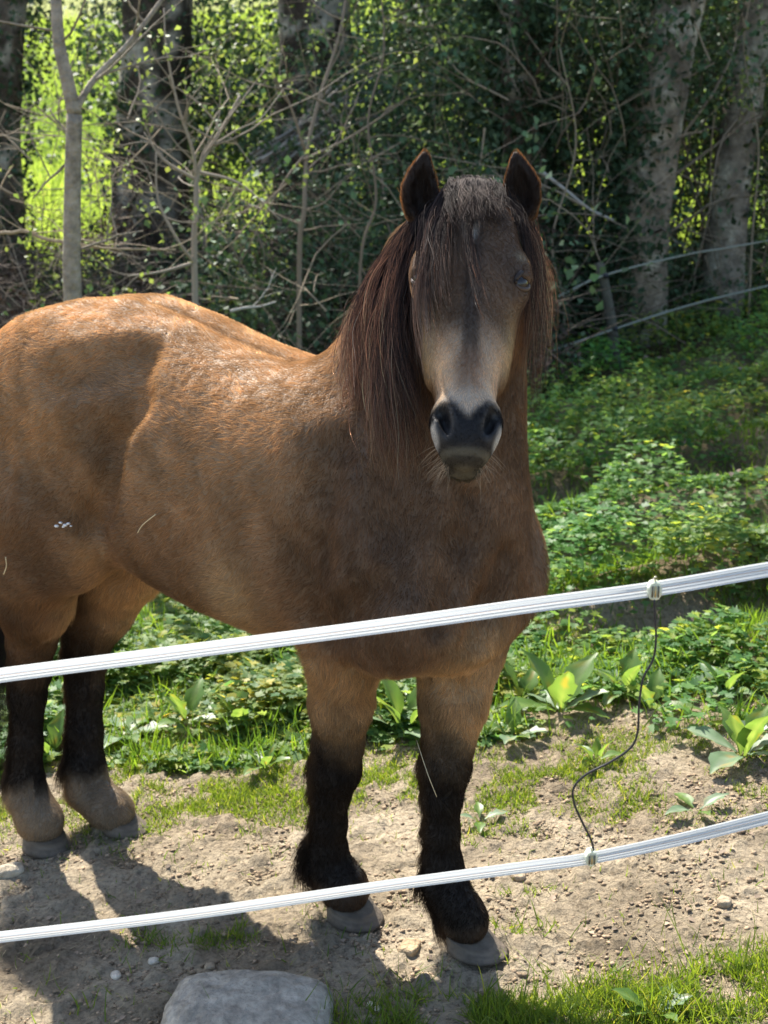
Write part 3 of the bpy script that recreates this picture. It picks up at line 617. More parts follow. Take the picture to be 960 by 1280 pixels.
# eyes
M_eye = mat_basic('eye', (.012, .008, .006), .12, spec=.45); M_lid = mat_basic('eye_lid', (.02, .016, .014), .5, tint=True)
for sg in (-1, 1):
    mb = MB(); c = HH(.360, sg*.078, .022); n = 24; th = np.linspace(0, PI, 13); ph = np.arange(n)/n*2*PI
    V = np.stack([np.outer(np.sin(th), np.cos(ph)), np.outer(np.sin(th), np.sin(ph)), np.outer(np.cos(th), np.ones(n))], -1).reshape(-1, 3)*.0245+c
    i = np.arange(12)[:, None]*n; j = np.arange(n)[None]; k = (j+1) % n; mb.add(V, np.stack([i+j, i+n+j, i+n+k, i+k], -1).reshape(-1, 4))
    eo = kid(mb.build('eye', M_eye)); e_ = norm(hl*sg*.75+hf*.65); sl = norm(np.cross(e_, hc)); dn = np.cross(sl, e_); dn = dn if dn@hc > 0 else -dn; sl, dn = (sl*math.cos(.6)+sg*dn*math.sin(.6)*(1 if (sl@hf)*sg > 0 else -1), None); dn = np.cross(sl, e_); dn = dn if dn@hc > 0 else -dn
    for nm, s2, rr_, col_ in (('upper_eyelid', -1, .0062, (1.4, 1.2, 1)), ('lower_eyelid', 1, .0045, (3.2, 2.6, 2.1))):
        mb = MB(); ph = np.linspace(0, PI, 13); A2 = np.cos(ph)*.0205; B2 = np.sin(ph)*s2*.0150; O2 = np.sqrt(np.maximum(.0250**2-A2**2-B2**2, 0))
        tube(mb, c+A2[:, None]*sl+B2[:, None]*dn+O2[:, None]*e_, rr_*(.45+.55*np.sin(ph)), 7, col_); kid(mb.build(nm, M_lid))
# ---- hair
def hair(name, P, rad, col, mat, **kw):
    """P (N,m,3) strands, rad (N,) root radius, col (N,3) or (N,m,3)"""
    N, m = P.shape[:2]; cu = bpy.data.hair_curves.new(name); cu.add_curves([m]*N)
    cu.attributes['position'].data.foreach_set('vector', P.astype(np.float32).ravel()) if 'position' in cu.attributes else cu.points.foreach_set('position', P.astype(np.float32).ravel())
    ra = cu.attributes.get('radius') or cu.attributes.new('radius', 'FLOAT', 'POINT')
    t = np.linspace(1, .12, m); ra.data.foreach_set('value', (rad[:, None]*t[None]).astype(np.float32).ravel())
    a = cu.attributes.new('tint', 'FLOAT_COLOR', 'POINT'); c = np.ones((N, m, 4), np.float32); c[..., :3] = col if col.ndim == 3 else col[:, None]
    a.data.foreach_set('color', c.ravel()); cu.materials.append(mat)
    o = bpy.data.objects.new(name, cu); COL.objects.link(o); o['kind'] = 'stuff'; kid(o); return o
M_coat = mat_hair('coat_hair', .26, .02, .66); M_mane = mat_hair('mane_hair', .18, .075, .66)
def make_coat(n):
    A_, B_, C_, E_ = [HV[HQ[:, i]] for i in range(4)]
    ar = .5*np.linalg.norm(np.cross(C_-A_, E_-B_), axis=1); cen = (A_+B_+C_+E_)/4
    X, Y, Z, s, l, f, head, ln = regions(cen)
    wt = ar*(1+2.2*head+1.2*(Z < .6)); wt = wt*np.where((Y > .1) & (Z > .75) & (head < .3) & (Z < 1.25), .35, 1)
    idx = rng.choice(len(wt), n, p=wt/wt.sum()); a_, b_ = rng.random((2, n, 1))
    P = (A_[idx]*(1-a_)+B_[idx]*a_)*(1-b_)+(E_[idx]*(1-a_)+C_[idx]*a_)*b_
    N = grad(P); P = P-N*sample(P)[:, None]
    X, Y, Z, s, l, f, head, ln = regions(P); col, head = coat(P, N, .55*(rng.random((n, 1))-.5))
    # lie of the hair
    body = -ha*1+hz*-.55; nk = smooth(-.2, 0, X)[:, None]; d = body*(1-nk)+(-hz-.25*ha)*nk; lg = (smooth(.72, .6, Z)*(ln.min(0) < .13))[:, None]; d = d*(1-lg)+(-hz-.3*ha)*lg
    d = d*(1-head[:, None])+(hc*.9+np.sign(l)[:, None]*hl*.35)*head[:, None]
    sw = fbm(X*5, Z*5+Y*3, 101, 3)[:, None]-.5; d = norm(d)+sw*1.1*np.cross(N, norm(d))*(1-.6*head[:, None])
    L = np.full(n, .019); L = np.where(Z < 1.0, .021, L); L = L+.014*smooth(.74, .66, Z)*(X < 0)*(Z > .6)
    back = N@(-ha); low = (Z < .55); L = np.where(low, .013+.042*smooth(.1, .8, back)*smooth(.60, .35, Z)*rng.random(n)**1.5+.045*smooth(.2, .8, back)*(np.abs(Z-.14) < .06), L)
    L = L*(1-head)+head*(.0075+.006*smooth(.05, -.05, f)); L = np.where((head > .5) & (s > .88) & (f > -.04), .0025, L)
    L = np.where((head > .5) & (f < -.09), .026, L)
    inear = np.zeros(n)
    for bq, tq, cq, nq, aq in EARS:
        q = P-bq; e = (q@cq)/np.linalg.norm(tq-bq); near = (np.linalg.norm(q-np.outer(q@cq, cq), axis=1) < .06) & (e > .05) & (e < 1.2); inn = (N@nq > .25) & near
        out_ = norm(cq*.9+N*.6); d = np.where(near[:, None], out_, d); L = np.where(near, .009, L); L = np.where(inn & (e < .7), .017, L)
    L = L*rng.uniform(.6, 1.25, n)
    clump = norm(np.stack([vnoise(P[:, 0]*60+31, P[:, 2]*60, 5)-.5, vnoise(P[:, 1]*60, P[:, 2]*60+7, 6)-.5, vnoise(P[:, 0]*60, P[:, 1]*60+13, 7)-.5], -1))
    clump2 = np.stack([vnoise(P[:, 0]*24+3, P[:, 2]*24+P[:, 1]*11, 15)-.5, vnoise(P[:, 1]*24, P[:, 2]*24+7, 16)-.5, vnoise(P[:, 0]*24, P[:, 2]*24+13, 17)-.5], -1)*2
    d = norm(d+clump*.30+clump2*.45*(1-.6*head[:, None])+rng.normal(0, .13, (n, 3))); lift = rng.uniform(.12, .42, (n, 1))
    T = norm(d-N*np.sum(d*N, -1, keepdims=True)); r0 = norm(T+N*(lift+.25)); r1 = norm(T+N*lift*.5); r2 = norm(T+N*.02-hz*.15)
    L = L[:, None]; p1 = P+r0*L*.34; p2 = p1+r1*L*.33; p3 = p2+r2*L*.33
    S4 = np.stack([P-N*.001, p1, p2, p3], 1); rad = np.where(head > .5, .00022, .00034)*rng.uniform(.6, 1.3, n)*(1+.6*(rng.random(n) < .08))
    bare = (head > .5) & ((np.abs(sample(P)) > .02)); keep = ~bare & (Z > gz(P[:, 0], P[:, 1])+.03)
    # keep the eyes free of hair
    for sg in (-1, 1):
        keep &= np.linalg.norm(P-HH(.362, sg*.096, .03), axis=1) > .014
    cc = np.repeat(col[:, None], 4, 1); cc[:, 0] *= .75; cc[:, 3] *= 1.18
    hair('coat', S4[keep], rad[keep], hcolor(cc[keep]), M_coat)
make_coat(HAIRN)
def guard_hairs(n):
    idx = rng.integers(len(HV), size=n); P = HV[idx]; N = HN[idx]; X, Y, Z, s, l, f, head, ln = regions(P); col, head = coat(P, N, 0)
    k = (head < .3) & (Z > .25); P, N, X, Z, col = P[k], N[k], X[k], Z[k], col[k]; n = len(P)
    d = norm(-ha*(X < -.15)[:, None]+hz*-.8+rng.normal(0, .28, (n, 3))); T = norm(d-N*np.sum(d*N, -1, keepdims=True)); L = rng.uniform(.014, .026, (n, 1))
    S4 = np.stack([P, P+norm(T+N*.45)*L*.4, P+norm(T+N*.45)*L*.4+norm(T+N*.25)*L*.3, P+norm(T+N*.45)*L*.4+norm(T+N*.25)*L*.3+norm(T-hz*.3)*L*.3], 1)
    hair('guard_hair', S4, rng.uniform(.00022, .00042, n), hcolor(col*rng.uniform(.4, 1.7, (n, 1))+.01), M_coat)
guard_hairs(30000)
def locks(name, guides, n, m, spread, rad, c0, c1, wav=.006, flyaway=.1, redmix=.3, mrg=.004):
    """hair strands interpolated between neighbouring guide curves; guides = list of list of (u,v,y)"""
    G = []
    for g in guides:
        P = catmull([W(*q) for q in g], 8); t = np.linspace(0, 1, len(P)); cs = np.stack([np.interp(np.linspace(0, 1, m), t, P[:, i]) for i in range(3)], -1); G.append(cs)
    G = np.array(G); k = rng.random(n)*(len(G)-1); i = np.minimum(k.astype(int), len(G)-2); f = (k-i)[:, None, None]
    # clumping: strands gather into locks toward the tips
    lockc = np.round(k*14)/14; fi = np.minimum(lockc.astype(int), len(G)-2); ff = (lockc-fi)[:, None, None]
    P = G[i]*(1-f)+G[i+1]*f; Pl = G[fi]*(1-ff)+G[fi+1]*ff; t = np.linspace(0, 1, m)[None, :, None]; cl = (.85*rng.random(n)**.4)[:, None, None]*t**.7
    P = P*(1-cl)+Pl*cl
    off = rng.normal(0, 1, (n, 1, 3))*np.array([1, .8, .25]); P = P+off*spread*(.35+.9*t)
    ph = rng.uniform(0, 6, (n, 1, 3)); P = P+wav*t*np.sin(t*rng.uniform(3, 9, (n, 1, 1))+ph)
    fly = (rng.random(n) < flyaway)[:, None, None]; P = P+fly*rng.normal(0, .026, (n, 1, 3))*t**1.6+fly*.006*np.sin(t*14+ph)
    li = np.floor(k*11+.5); lo = np.stack([hash2(li, li*0+q, 12)-.5 for q in range(3)], -1)[:, None]; P = P+lo*np.array([.05, .03, .0])*t**1.3*(spread/.008)+wav*.9*np.sin(t*7+lo[..., :1]*9)*np.array([1, .4, 0])
    ln_ = rng.uniform(.72, 1.05, (n, 1))*(.62+.42*hash2(np.floor(k*9+.5), np.floor(k), 8)[:, None]); tt = np.linspace(0, 1, m)[None]*ln_; tt = np.clip(tt, 0, .9999)*(m-1); a_ = tt.astype(int); fr = (tt-a_)[..., None]; r_ = np.arange(n)[:, None]
    P = P[r_, a_]*(1-fr)+P[r_, np.minimum(a_+1, m-1)]*fr
    sh = P.shape; P = push_out(P.reshape(-1, 3), mrg+0*0, 2).reshape(sh)
    mixr = (rng.random((n, 1, 1))**(1/redmix-.0) if redmix < 1 else rng.random((n, 1, 1))); c = np.asarray(c0)*(1-t*mixr)+np.asarray(c1)*t*mixr; lk = hash2(np.floor(k*14+.5), np.floor(k*3), 5)[:, None, None]; c = c*rng.uniform(.5, 1.5, (n, 1, 1))*(.45+1.5*lk**2)
    c = np.minimum(c, .32); hair(name, P, rad*(.7+.5*rng.random(n)+1.6*(rng.random(n) < .10)), hcolor(c*1.0), M_mane)
BK = (.022, .015, .012); RD = (.48, .26, .18)
# mane on the horse's right side of the neck (left in the picture)
locks('mane', [[(540, 262, 2.42), (515, 330, 2.36), (503, 420, 2.30), (512, 520, 2.26), (520, 590, 2.25)],
               [(530, 268, 2.44), (498, 330, 2.38), (480, 420, 2.32), (487, 520, 2.28), (492, 600, 2.27)],
               [(522, 278, 2.47), (480, 340, 2.42), (462, 420, 2.36), (466, 510, 2.31), (470, 560, 2.3)],
               [(505, 300, 2.50), (468, 352, 2.47), (450, 420, 2.41), (446, 480, 2.37), (448, 530, 2.35)],
               [(480, 345, 2.53), (455, 380, 2.50), (440, 430, 2.46), (438, 480, 2.42), (436, 520, 2.4)]], 7000, 14, .008, .00032, BK, RD, .014, .22, .6)
# forelock falling over the eye
locks('forelock', [[(556, 240, 2.40), (531, 270, 2.36), (523, 330, 2.30), (521, 400, 2.22), (527, 470, 2.14)],
                   [(563, 235, 2.39), (540, 280, 2.33), (533, 330, 2.27), (531, 390, 2.21), (535, 440, 2.15)],
                   [(572, 232, 2.39), (552, 280, 2.32), (546, 330, 2.26), (546, 380, 2.20), (550, 420, 2.15)],
                   [(580, 230, 2.39), (568, 262, 2.33), (562, 300, 2.28), (560, 340, 2.23), (562, 375, 2.19)]], 1300, 14, .0035, .00030, (.016, .013, .014), (.12, .06, .035), .005, .10, .45, .003)
locks('mane', [[(560, 240, 2.52), (520, 300, 2.44), (490, 360, 2.40), (478, 430, 2.34), (476, 480, 2.30)], [(548, 262, 2.56), (505, 318, 2.50), (478, 368, 2.46), (456, 430, 2.42), (452, 500, 2.36)],
               [(530, 300, 2.58), (486, 350, 2.54), (462, 388, 2.50), (444, 430, 2.45), (440, 470, 2.42)], [(500, 352, 2.60), (462, 385, 2.57), (446, 410, 2.53), (436, 440, 2.48), (432, 470, 2.45)]], 4000, 14, .011, .00032, BK, (.55, .32, .21), .014, .3, .8)
locks('forelock', [[(560, 226, 2.43), (566, 245, 2.36), (568, 272, 2.31), (571, 288, 2.29)], [(585, 222, 2.42), (590, 245, 2.35), (592, 270, 2.31), (593, 284, 2.29)],
                   [(605, 224, 2.42), (613, 248, 2.35), (616, 268, 2.31), (620, 282, 2.29)], [(618, 230, 2.42), (630, 250, 2.36), (638, 272, 2.32), (645, 288, 2.30)]], 1500, 10, .006, .00030, (.04, .034, .034), (.08, .06, .05), .012, .25, .5, .004)
locks('forelock', [[(592, 232, 2.38), (583, 290, 2.28), (590, 345, 2.22), (602, 400, 2.16)], [(596, 232, 2.38), (588, 290, 2.28), (598, 345, 2.22), (608, 390, 2.17)]], 140, 12, .003, .00028, (.02, .016, .015), (.1, .05, .03), .003, .1, .5, .003)
# mane on the far side (right in the picture)
locks('mane', [[(628, 240, 2.42), (650, 285, 2.38), (662, 340, 2.35), (662, 420, 2.32), (655, 505, 2.30)],
               [(632, 238, 2.44), (660, 285, 2.42), (672, 350, 2.40), (671, 430, 2.38), (662, 520, 2.36)],
               [(636, 240, 2.47), (664, 290, 2.46), (680, 350, 2.44), (679, 420, 2.42), (670, 510, 2.40)]], 1000, 14, .0055, .00034, (.03, .018, .012), (.42, .24, .15), .009, .22, .6)
# tail
def tail():
    n = 5000; base = HB(-1.24, 0, 1.1); m = 12; t = np.linspace(0, 1, m)[None, :, None]; end = W(-12, 960, 3.12)
    P = base*(1-t)+end*t+np.array([0, 0, .10])*np.sin(t*PI)-ha*.10*np.sin(t*PI)+rng.normal(0, 1, (n, 1, 3))*np.array([.035, .03, .01])*(.5+.8*np.sin(t*PI*.8))
    ln_ = rng.uniform(.6, 1.0, (n, 1, 1)); P = base+(P-base)*ln_
    P = push_out(P.reshape(-1, 3)).reshape(P.shape); c = np.array([.025, .017, .013])*rng.uniform(.6, 1.6, (n, 1)); hair('tail', P, np.full(n, .0004), hcolor(c), M_mane)
tail()
# whiskers
n = 60; r_ = rng.uniform(.93, 1.1, n); sgn = np.where(rng.random(n) < .7, -1, 1); P0 = np.array([HH(a_, b_*rng.uniform(.035, .055), rng.uniform(-.04, .0)) for a_, b_ in zip(r_, sgn)])
P0 = P0-grad(P0)*sample(P0)[:, None]; N0 = grad(P0); L = rng.uniform(.02, .05, n)[:, None]; dd = norm(N0+.3*rng.normal(0, 1, (n, 3))+hc*.3)
hair('whiskers', np.stack([P0, P0+dd*L*.5, P0+dd*L+hz*-.004], 1), np.full(n, .0003), np.tile([.35, .28, .2], (n, 1)), M_mane)
# ================================================================ the electric fence in front
M_tape = None
def mat_tape():
    m, n, out = newmat('fence_tape'); p = N_(n, 'ShaderNodeBsdfPrincipled'); tr = N_(n, 'ShaderNodeBsdfTranslucent'); mx = N_(n, 'ShaderNodeMixShader'); mx.inputs[0].default_value = .35
    a = N_(n, 'ShaderNodeAttribute', attribute_name='tint'); n.links.new(a.outputs[0], p.inputs['Base Color']); n.links.new(a.outputs[0], tr.inputs[0]); p.inputs['Roughness'].default_value = .45
    tc = N_(n, 'ShaderNodeTexCoord'); t = N_(n, 'ShaderNodeTexWave'); t.inputs['Scale'].default_value = 180; t.inputs['Distortion'].default_value = 1.5; t.bands_direction = 'X'; n.links.new(tc.outputs['Object'], t.inputs[0])
    b = N_(n, 'ShaderNodeBump'); b.inputs['Strength'].default_value = .5; b.inputs['Distance'].default_value = .001; n.links.new(t.outputs[0], b.inputs['Height']); n.links.new(b.outputs[0], p.inputs['Normal'])
    n.links.new(p.outputs[0], mx.inputs[1]); n.links.new(tr.outputs[0], mx.inputs[2]); n.links.new(mx.outputs[0], out.inputs[0]); return m
M_tape = mat_tape()
M_plast = mat_basic('clear_plastic', (.62, .66, .50), .15, tint=True, spec=.8)
M_metal = mat_basic('tape_clamp_metal', (.55, .52, .45), .3, tint=True, metal=.8)
M_wire = mat_basic('black_cable', (.025, .025, .028), .4)
M_post = mat_basic('fence_post_wood', (.22, .17, .12), .85, noise=.3, bump=.6)
fence = obj('electric_fence', None, label='electric fence of two white tapes joined by a black cable, nearest the camera', cat='fence', loc=tuple(W(480, 1280, 1.62)*[1, 1, 0]))
def fkid(o, root): o.parent = root; o.matrix_parent_inverse = __import__('mathutils').Matrix.Translation(-root.location); return o
def tape(pts_, wd, root, name='tape', twist=.25):
    P = catmull([W(*q) for q in pts_], 40); m = len(P); T = norm(np.gradient(P, axis=0))
    prof = [-.5, -.40, -.385, -.375, -.20, -.185, -.17, -.02, -.008, .008, .02, .17, .185, .20, .375, .385, .40, .5]
    cols = [1, 1, .12, 1, 1, .25, 1, 1, 2, 2, 1, 1, .25, 1, 1, .12, 1, 1]
    upl = norm(np.cross(np.array([1., 0, 0]), np.cross(np.array([0, 0, 1.]), T))); side = norm(np.cross(T, hz)); upl = norm(np.cross(side, T))
    ph = twist*np.sin(np.linspace(0, 5, m))[:, None]-.25; U = upl*np.cos(ph)+side*np.sin(ph); Nn = np.cross(T, U)
    V = []; C = []
    for a_, c_ in zip(prof, cols):
        V.append(P+U*a_*wd+Nn*(.0012*math.cos(a_*26)+.0022*(1-4*a_*a_))); C.append(np.tile(np.array([.72, .755, .77]) if c_ == 1 else (np.array([.50, .27, .14]) if c_ == 2 else np.array([.34, .36, .36])*c_*2.0), (m, 1)))
    k = len(prof); V = np.stack(V, 1).reshape(-1, 3); C = np.stack(C, 1).reshape(-1, 3)
    i = np.arange(m-1)[:, None]*k; j = np.arange(k-1)[None]; Q = np.stack([i+j, i+j+1, i+k+j+1, i+k+j], -1).reshape(-1, 4)
    return fkid(obj(name, mesh(name, V, Q, C), M_tape), root)
yf = lambda u: 1.60+.05*(u-480)/960
tape([(-700, 945, yf(-700)), (-250, 879, yf(-250)), (0, 844, yf(0)), (240, 813, yf(240)), (480, 782, yf(480)), (660, 757, yf(660)), (818, 736, yf(818)), (960, 712, yf(960)), (1200, 672, yf(1200)), (1600, 600, yf(1600))], .0200, fence)
tape([(-700, 1245, yf(-700)), (-250, 1200, yf(-250)), (0, 1171, yf(0)), (240, 1142, yf(240)), (480, 1107, yf(480)), (660, 1083, yf(660)), (740, 1072, yf(740)), (850, 1049, yf(850)), (960, 1022, yf(960)), (1200, 962, yf(1200)), (1600, 860, yf(1600))], .0170, fence)
def connector(u, v, s):
    c = W(u, v, yf(u)-.006); mb = MB()
    n = 10; th = (np.arange(n)+.5)/n*2*PI
    ox = np.cos(th)*.0105*s; oz = np.sin(th)*.0145*s; V = []
    for dy, k in ((-.005, .88), (-.003, 1.0), (.008, 1.0), (.010, .88)): V.append(np.stack([c[0]+ox*k, np.full(n, c[1]+dy), c[2]+oz*k], -1))
    V = np.array(V).reshape(-1, 3); i = np.arange(3)[:, None]*n; j = np.arange(n)[None]; kk = (j+1) % n
    V = np.vstack([V, [c+np.array([0, -.0055, 0])], [c+np.array([0, .0105, 0])]]); Q = np.stack([i+j, i+kk, i+n+kk, i+n+j], -1).reshape(-1, 4)
    T = [(4*n, (q+1) % n, q) for q in range(n)]+[(4*n+1, 3*n+q, 3*n+(q+1) % n) for q in range(n)]
    mb.add(V, Q, T); o = fkid(mb.build('tape_connector', M_plast, smooth_=False), fence)
    for dx in (-.0042, 0, .0042):
        m2 = MB(); tube(m2, [c+[dx*s, -.0065, -.008*s], c+[dx*s, -.0075, 0], c+[dx*s, -.0065, .008*s]], .0011, 6, (1.1, .9, .5) if dx == 0 else (.25, .25, .22)); q = m2.build('clamp_bar', M_metal); q.parent = o
    m2 = MB(); tube(m2, [c+[0, -.003, .0135*s], c+[-.002, -.003, .019*s], c+[.001, -.003, .021*s]], .0011, 6, (.9, .9, .85)); q = m2.build('wire_tip', M_metal); q.parent = o
connector(818, 738, .95); connector(739, 1072, .85)
mb = MB(); y_ = 1.598
tube(mb, catmull([W(u, v, y_) for u, v in ((818, 750), (819, 775), (820, 800), (816, 825), (804, 848), (799, 880), (797, 915), (788, 935), (762, 953), (733, 968), (717, 985), (718, 1005), (729, 1030), (739, 1050), (742, 1063))], 8), .0016, 8); fkid(mb.build('jumper_cable', M_wire), fence)
for x in (-2.35, 2.35):
    yy = 1.6+.05*x/.96; mb = MB(); zz = gz(x, yy); tube(mb, [(x, yy+.03, zz-.2), (x, yy+.03, zz+.5), (x, yy+.03, zz+1.25)], [.035, .034, .030], 12); fkid(mb.build('post', M_post), fence)
# the same kind of fence far behind, along the wood
M_rope = mat_basic('weathered_fence_rope', (.24, .25, .20), .7)
M_moss = mat_basic('mossy_post', (.10, .095, .07), .95, noise=.4, bump=.8, bscale=60)
fb = W(768, 462, 9.5); fb[2] = gz(fb[0], fb[1])
fence2 = obj('electric_fence', None, label='weathered rope fence with a leaning mossy post at the edge of the wood', cat='fence', loc=tuple(fb))
for L in ([(430, 470, 8.6), (560, 428, 9.0), (690, 374, 9.3), (756, 344, 9.5), (860, 318, 9.9), (920, 308, 10.1), (1100, 275, 10.7)], [(430, 545, 8.6), (560, 492, 9.0), (676, 444, 9.3), (769, 411, 9.5), (860, 382, 9.9), (940, 362, 10.15), (1100, 325, 10.7)]):
    mb = MB(); tube(mb, catmull([W(*q) for q in L], 6), .0085, 6); fkid(mb.build('rope', M_rope), fence2)
mb = MB(); tube(mb, [fb-[0, 0, .2], W(769, 450, 9.52), W(764, 400, 9.52), W(755, 350, 9.53), W(748, 328, 9.54)], [.045, .043, .040, .034, .036], 10); pst = fkid(mb.build('post', M_moss), fence2)
for u, v in ((757, 345), (769, 411)):
    mb = MB(); c = W(u, v, 9.49); tube(mb, [c+[-.018, 0, 0], c+[.018, 0, 0]], .017, 8); q = mb.build('insulator', M_wire); q.parent = pst
for u, v, y in ((430, 560, 8.6), (1100, 330, 10.7)):
    c = W(u, v, y); g0 = gz(c[0], c[1]); mb = MB(); tube(mb, [(c[0], y+.03, g0-.2), (c[0], y+.03, g0+.9)], [.045, .04], 10); fkid(mb.build('post', M_moss), fence2)

# ================================================================ stones
M_stone = mat_basic('grey_stone', (.33, .29, .23), .85, tint=True, noise=.45, nscale=30, bump=.9, bscale=45, spec=.2)
def stone(name, c, rad, rot, seed, label, col=(1, 1, 1), e=2.6, n=48):
    th = np.linspace(0, PI, n//2+1); ph = np.arange(n)/n*2*PI; sp = lambda q: np.sign(q)*np.abs(q)**(2/e)
    V = np.stack([np.outer(sp(np.sin(th)), sp(np.cos(ph))), np.outer(sp(np.sin(th)), sp(np.sin(ph))), np.outer(sp(np.cos(th)), np.ones(n))], -1).reshape(-1, 3)
    d = 1+.22*(fbm(V[:, 0]*1.3+seed, V[:, 1]*1.3+V[:, 2]*1.1, seed)-.5)+.05*(fbm(V[:, 0]*6+V[:, 2]*4, V[:, 1]*6, seed+5)-.5); V = V*d[:, None]*rad
    c_, s_ = math.cos(rot), math.sin(rot); V = np.stack([V[:, 0]*c_-V[:, 1]*s_, V[:, 0]*s_+V[:, 1]*c_, V[:, 2]], -1)
    i = np.arange(n//2)[:, None]*n; j = np.arange(n)[None]; k = (j+1) % n
    tn = np.clip(.8+.5*fbm(V[:, 0]*30, V[:, 1]*30+V[:, 2]*20, seed+9), 0, 2)[:, None]*np.asarray(col)
    return obj(name, mesh(name, V, np.stack([i+j, i+n+j, i+n+k, i+k], -1).reshape(-1, 4), tn), M_stone, label=label, cat='stone', loc=tuple(c))
def gl(u, v):                                      # where a line of sight meets the ground
    r = ray(u, v); k = 1.0
    for _ in range(40):
        p = np.array([0, 0, CAMH])+k*r; k += (p[2]-float(gz(p[0], p[1])))*.8/abs(r[2])*.6
    return np.array([0, 0, CAMH])+k*r
c = gl(312, 1290); stone('rock', c+[0, 0, -.012], (.172, .12, .10), -.15, 7, 'large flat grey rock sunk in the earth at the bottom edge of the photo', e=3.6, n=96)
c = gl(12, 1096); stone('stone', c+[0, 0, .012], (.036, .028, .020), .5, 8, 'fist sized pale angular stone beside the nearest hind hoof', (1.25, 1.2, 1.1), 3)
c = gl(192, 1203); stone('pebble', c+[0, 0, .004], (.013, .010, .007), .3, 12, 'small whitish pebble on shaded earth left of the large rock', (1.8, 1.8, 1.8), n=16)
c = gl(512, 1186); stone('stone', c+[0, 0, .003], (.030, .022, .012), 1.2, 15, 'flat earth coloured stone between the two front hooves', (1.0, .85, .65), 3, n=24)
for i, (u, v, r_, l) in enumerate(((464, 1257, .008, 'white pebble at the left end of the pebble cluster right of the rock'), (472, 1262, .007, 'white pebble in the middle of the cluster right of the large rock'), (466, 1276, .008, 'lowest white pebble of the cluster right of the large rock'), (145, 1221, .011, 'small grey pebble below the whitish one near the rock'), (648, 1098, .014, 'rounded brown clod sized stone on the bare earth under the lower tape'), (262, 1210, .010, 'tiny pale pebble on the shaded earth above the rock'), (905, 1130, .016, 'small tan stone on the bare earth at the right'))):
    c = gl(u, v); stone('pebble', c+[0, 0, r_*.3], (r_*1.2, r_, r_*.7), i*.7, 20+i, l, (1.7, 1.7, 1.7) if i < 4 else (1.1, 1, .85), n=16)

# ================================================================ broad leaved dock plants
M_dock = mat_leaf('dock_leaf', (.09, .17, .035), .42, .42, .35, (.24, .38, .05))
M_dock2 = mat_leaf('dock_leaf_pale', (.13, .20, .11), .25, .45, .3, (.25, .35, .10))
def dock_mesh(seed):
    r_ = np.random.default_rng(seed); m = 8; t = np.linspace(0, 1, m); wd = np.array([.03, .05, .17, .21, .20, .16, .09, .01])*(1+.1*r_.normal(0, 1, m)); curve = r_.uniform(.15, .55)
    V = []
    for i in range(m):
        z = -curve*t[i]**2*.7+.12*t[i]; y = t[i]*(1-.2*curve*t[i])
        for q, a_ in ((-1, .0), (-.5, .0), (0, 0), (.5, 0), (1, 0)):
            w_ = wd[i]*q*(1+.12*math.sin(i*2.1+q*3+seed)); V.append((w_, y+.03*abs(q)*math.sin(i*3+seed), z+.10*abs(q)*wd[i]*3+(.022*math.sin(i*2.7+q*4+seed) if abs(q) == 1 else 0)))
    i = np.arange(m-1)[:, None]*5; j = np.arange(4)[None]; Q = np.stack([i+j, i+j+1, i+5+j+1, i+5+j], -1).reshape(-1, 4)
    C = np.tile([1., 1, 1], (len(V), 1)); C[2::5] *= [1.5, 1.25, 1.5]; C *= (.7+.5*r_.random((len(V), 1)))*np.where(r_.random((len(V), 1)) < .08, [1.6, .9, .6], [1, 1, 1]); return mesh('dock_leaf', V, Q, C)
DM = [dock_mesh(s) for s in range(5)]; DM2 = [d.copy() for d in DM]
for d in DM: d.materials.append(M_dock)
for d in DM2: d.materials.append(M_dock2)
from mathutils import Matrix
def dock(u, v, n, L, label, up=.75, pale=.25, seed=0, az=None):
    r_ = np.random.default_rng(seed); c = gl(u, v); root = obj('dock_plant', None, label=label, cat='plant', group='broad leaved dock plants', loc=tuple(c+np.array([0, 0, .012])))
    for i in range(n):
        a_ = (az if az is not None else 0)+i/n*2*PI+r_.uniform(-.4, .4); inner = i % 2; el_ = r_.uniform(.9, 1.35) if (inner and r_.random() < up) else r_.uniform(.15, .6); s = 1.3*L*r_.uniform(.65, 1.05)
        o = obj('leaf', (DM2 if (not inner and r_.random() < pale*2) else DM)[r_.integers(5)], parent=root)
        y_ = Vector((math.cos(a_)*math.cos(el_), math.sin(a_)*math.cos(el_), math.sin(el_))); x_ = Vector((math.sin(a_), -math.cos(a_), 0)); z_ = x_.cross(y_)
        o.matrix_local = Matrix.Translation((math.cos(a_)*.012, math.sin(a_)*.012, 0)) @ Matrix((x_, y_, z_)).transposed().to_4x4() @ Matrix.Diagonal((s*.95, s, s, 1))
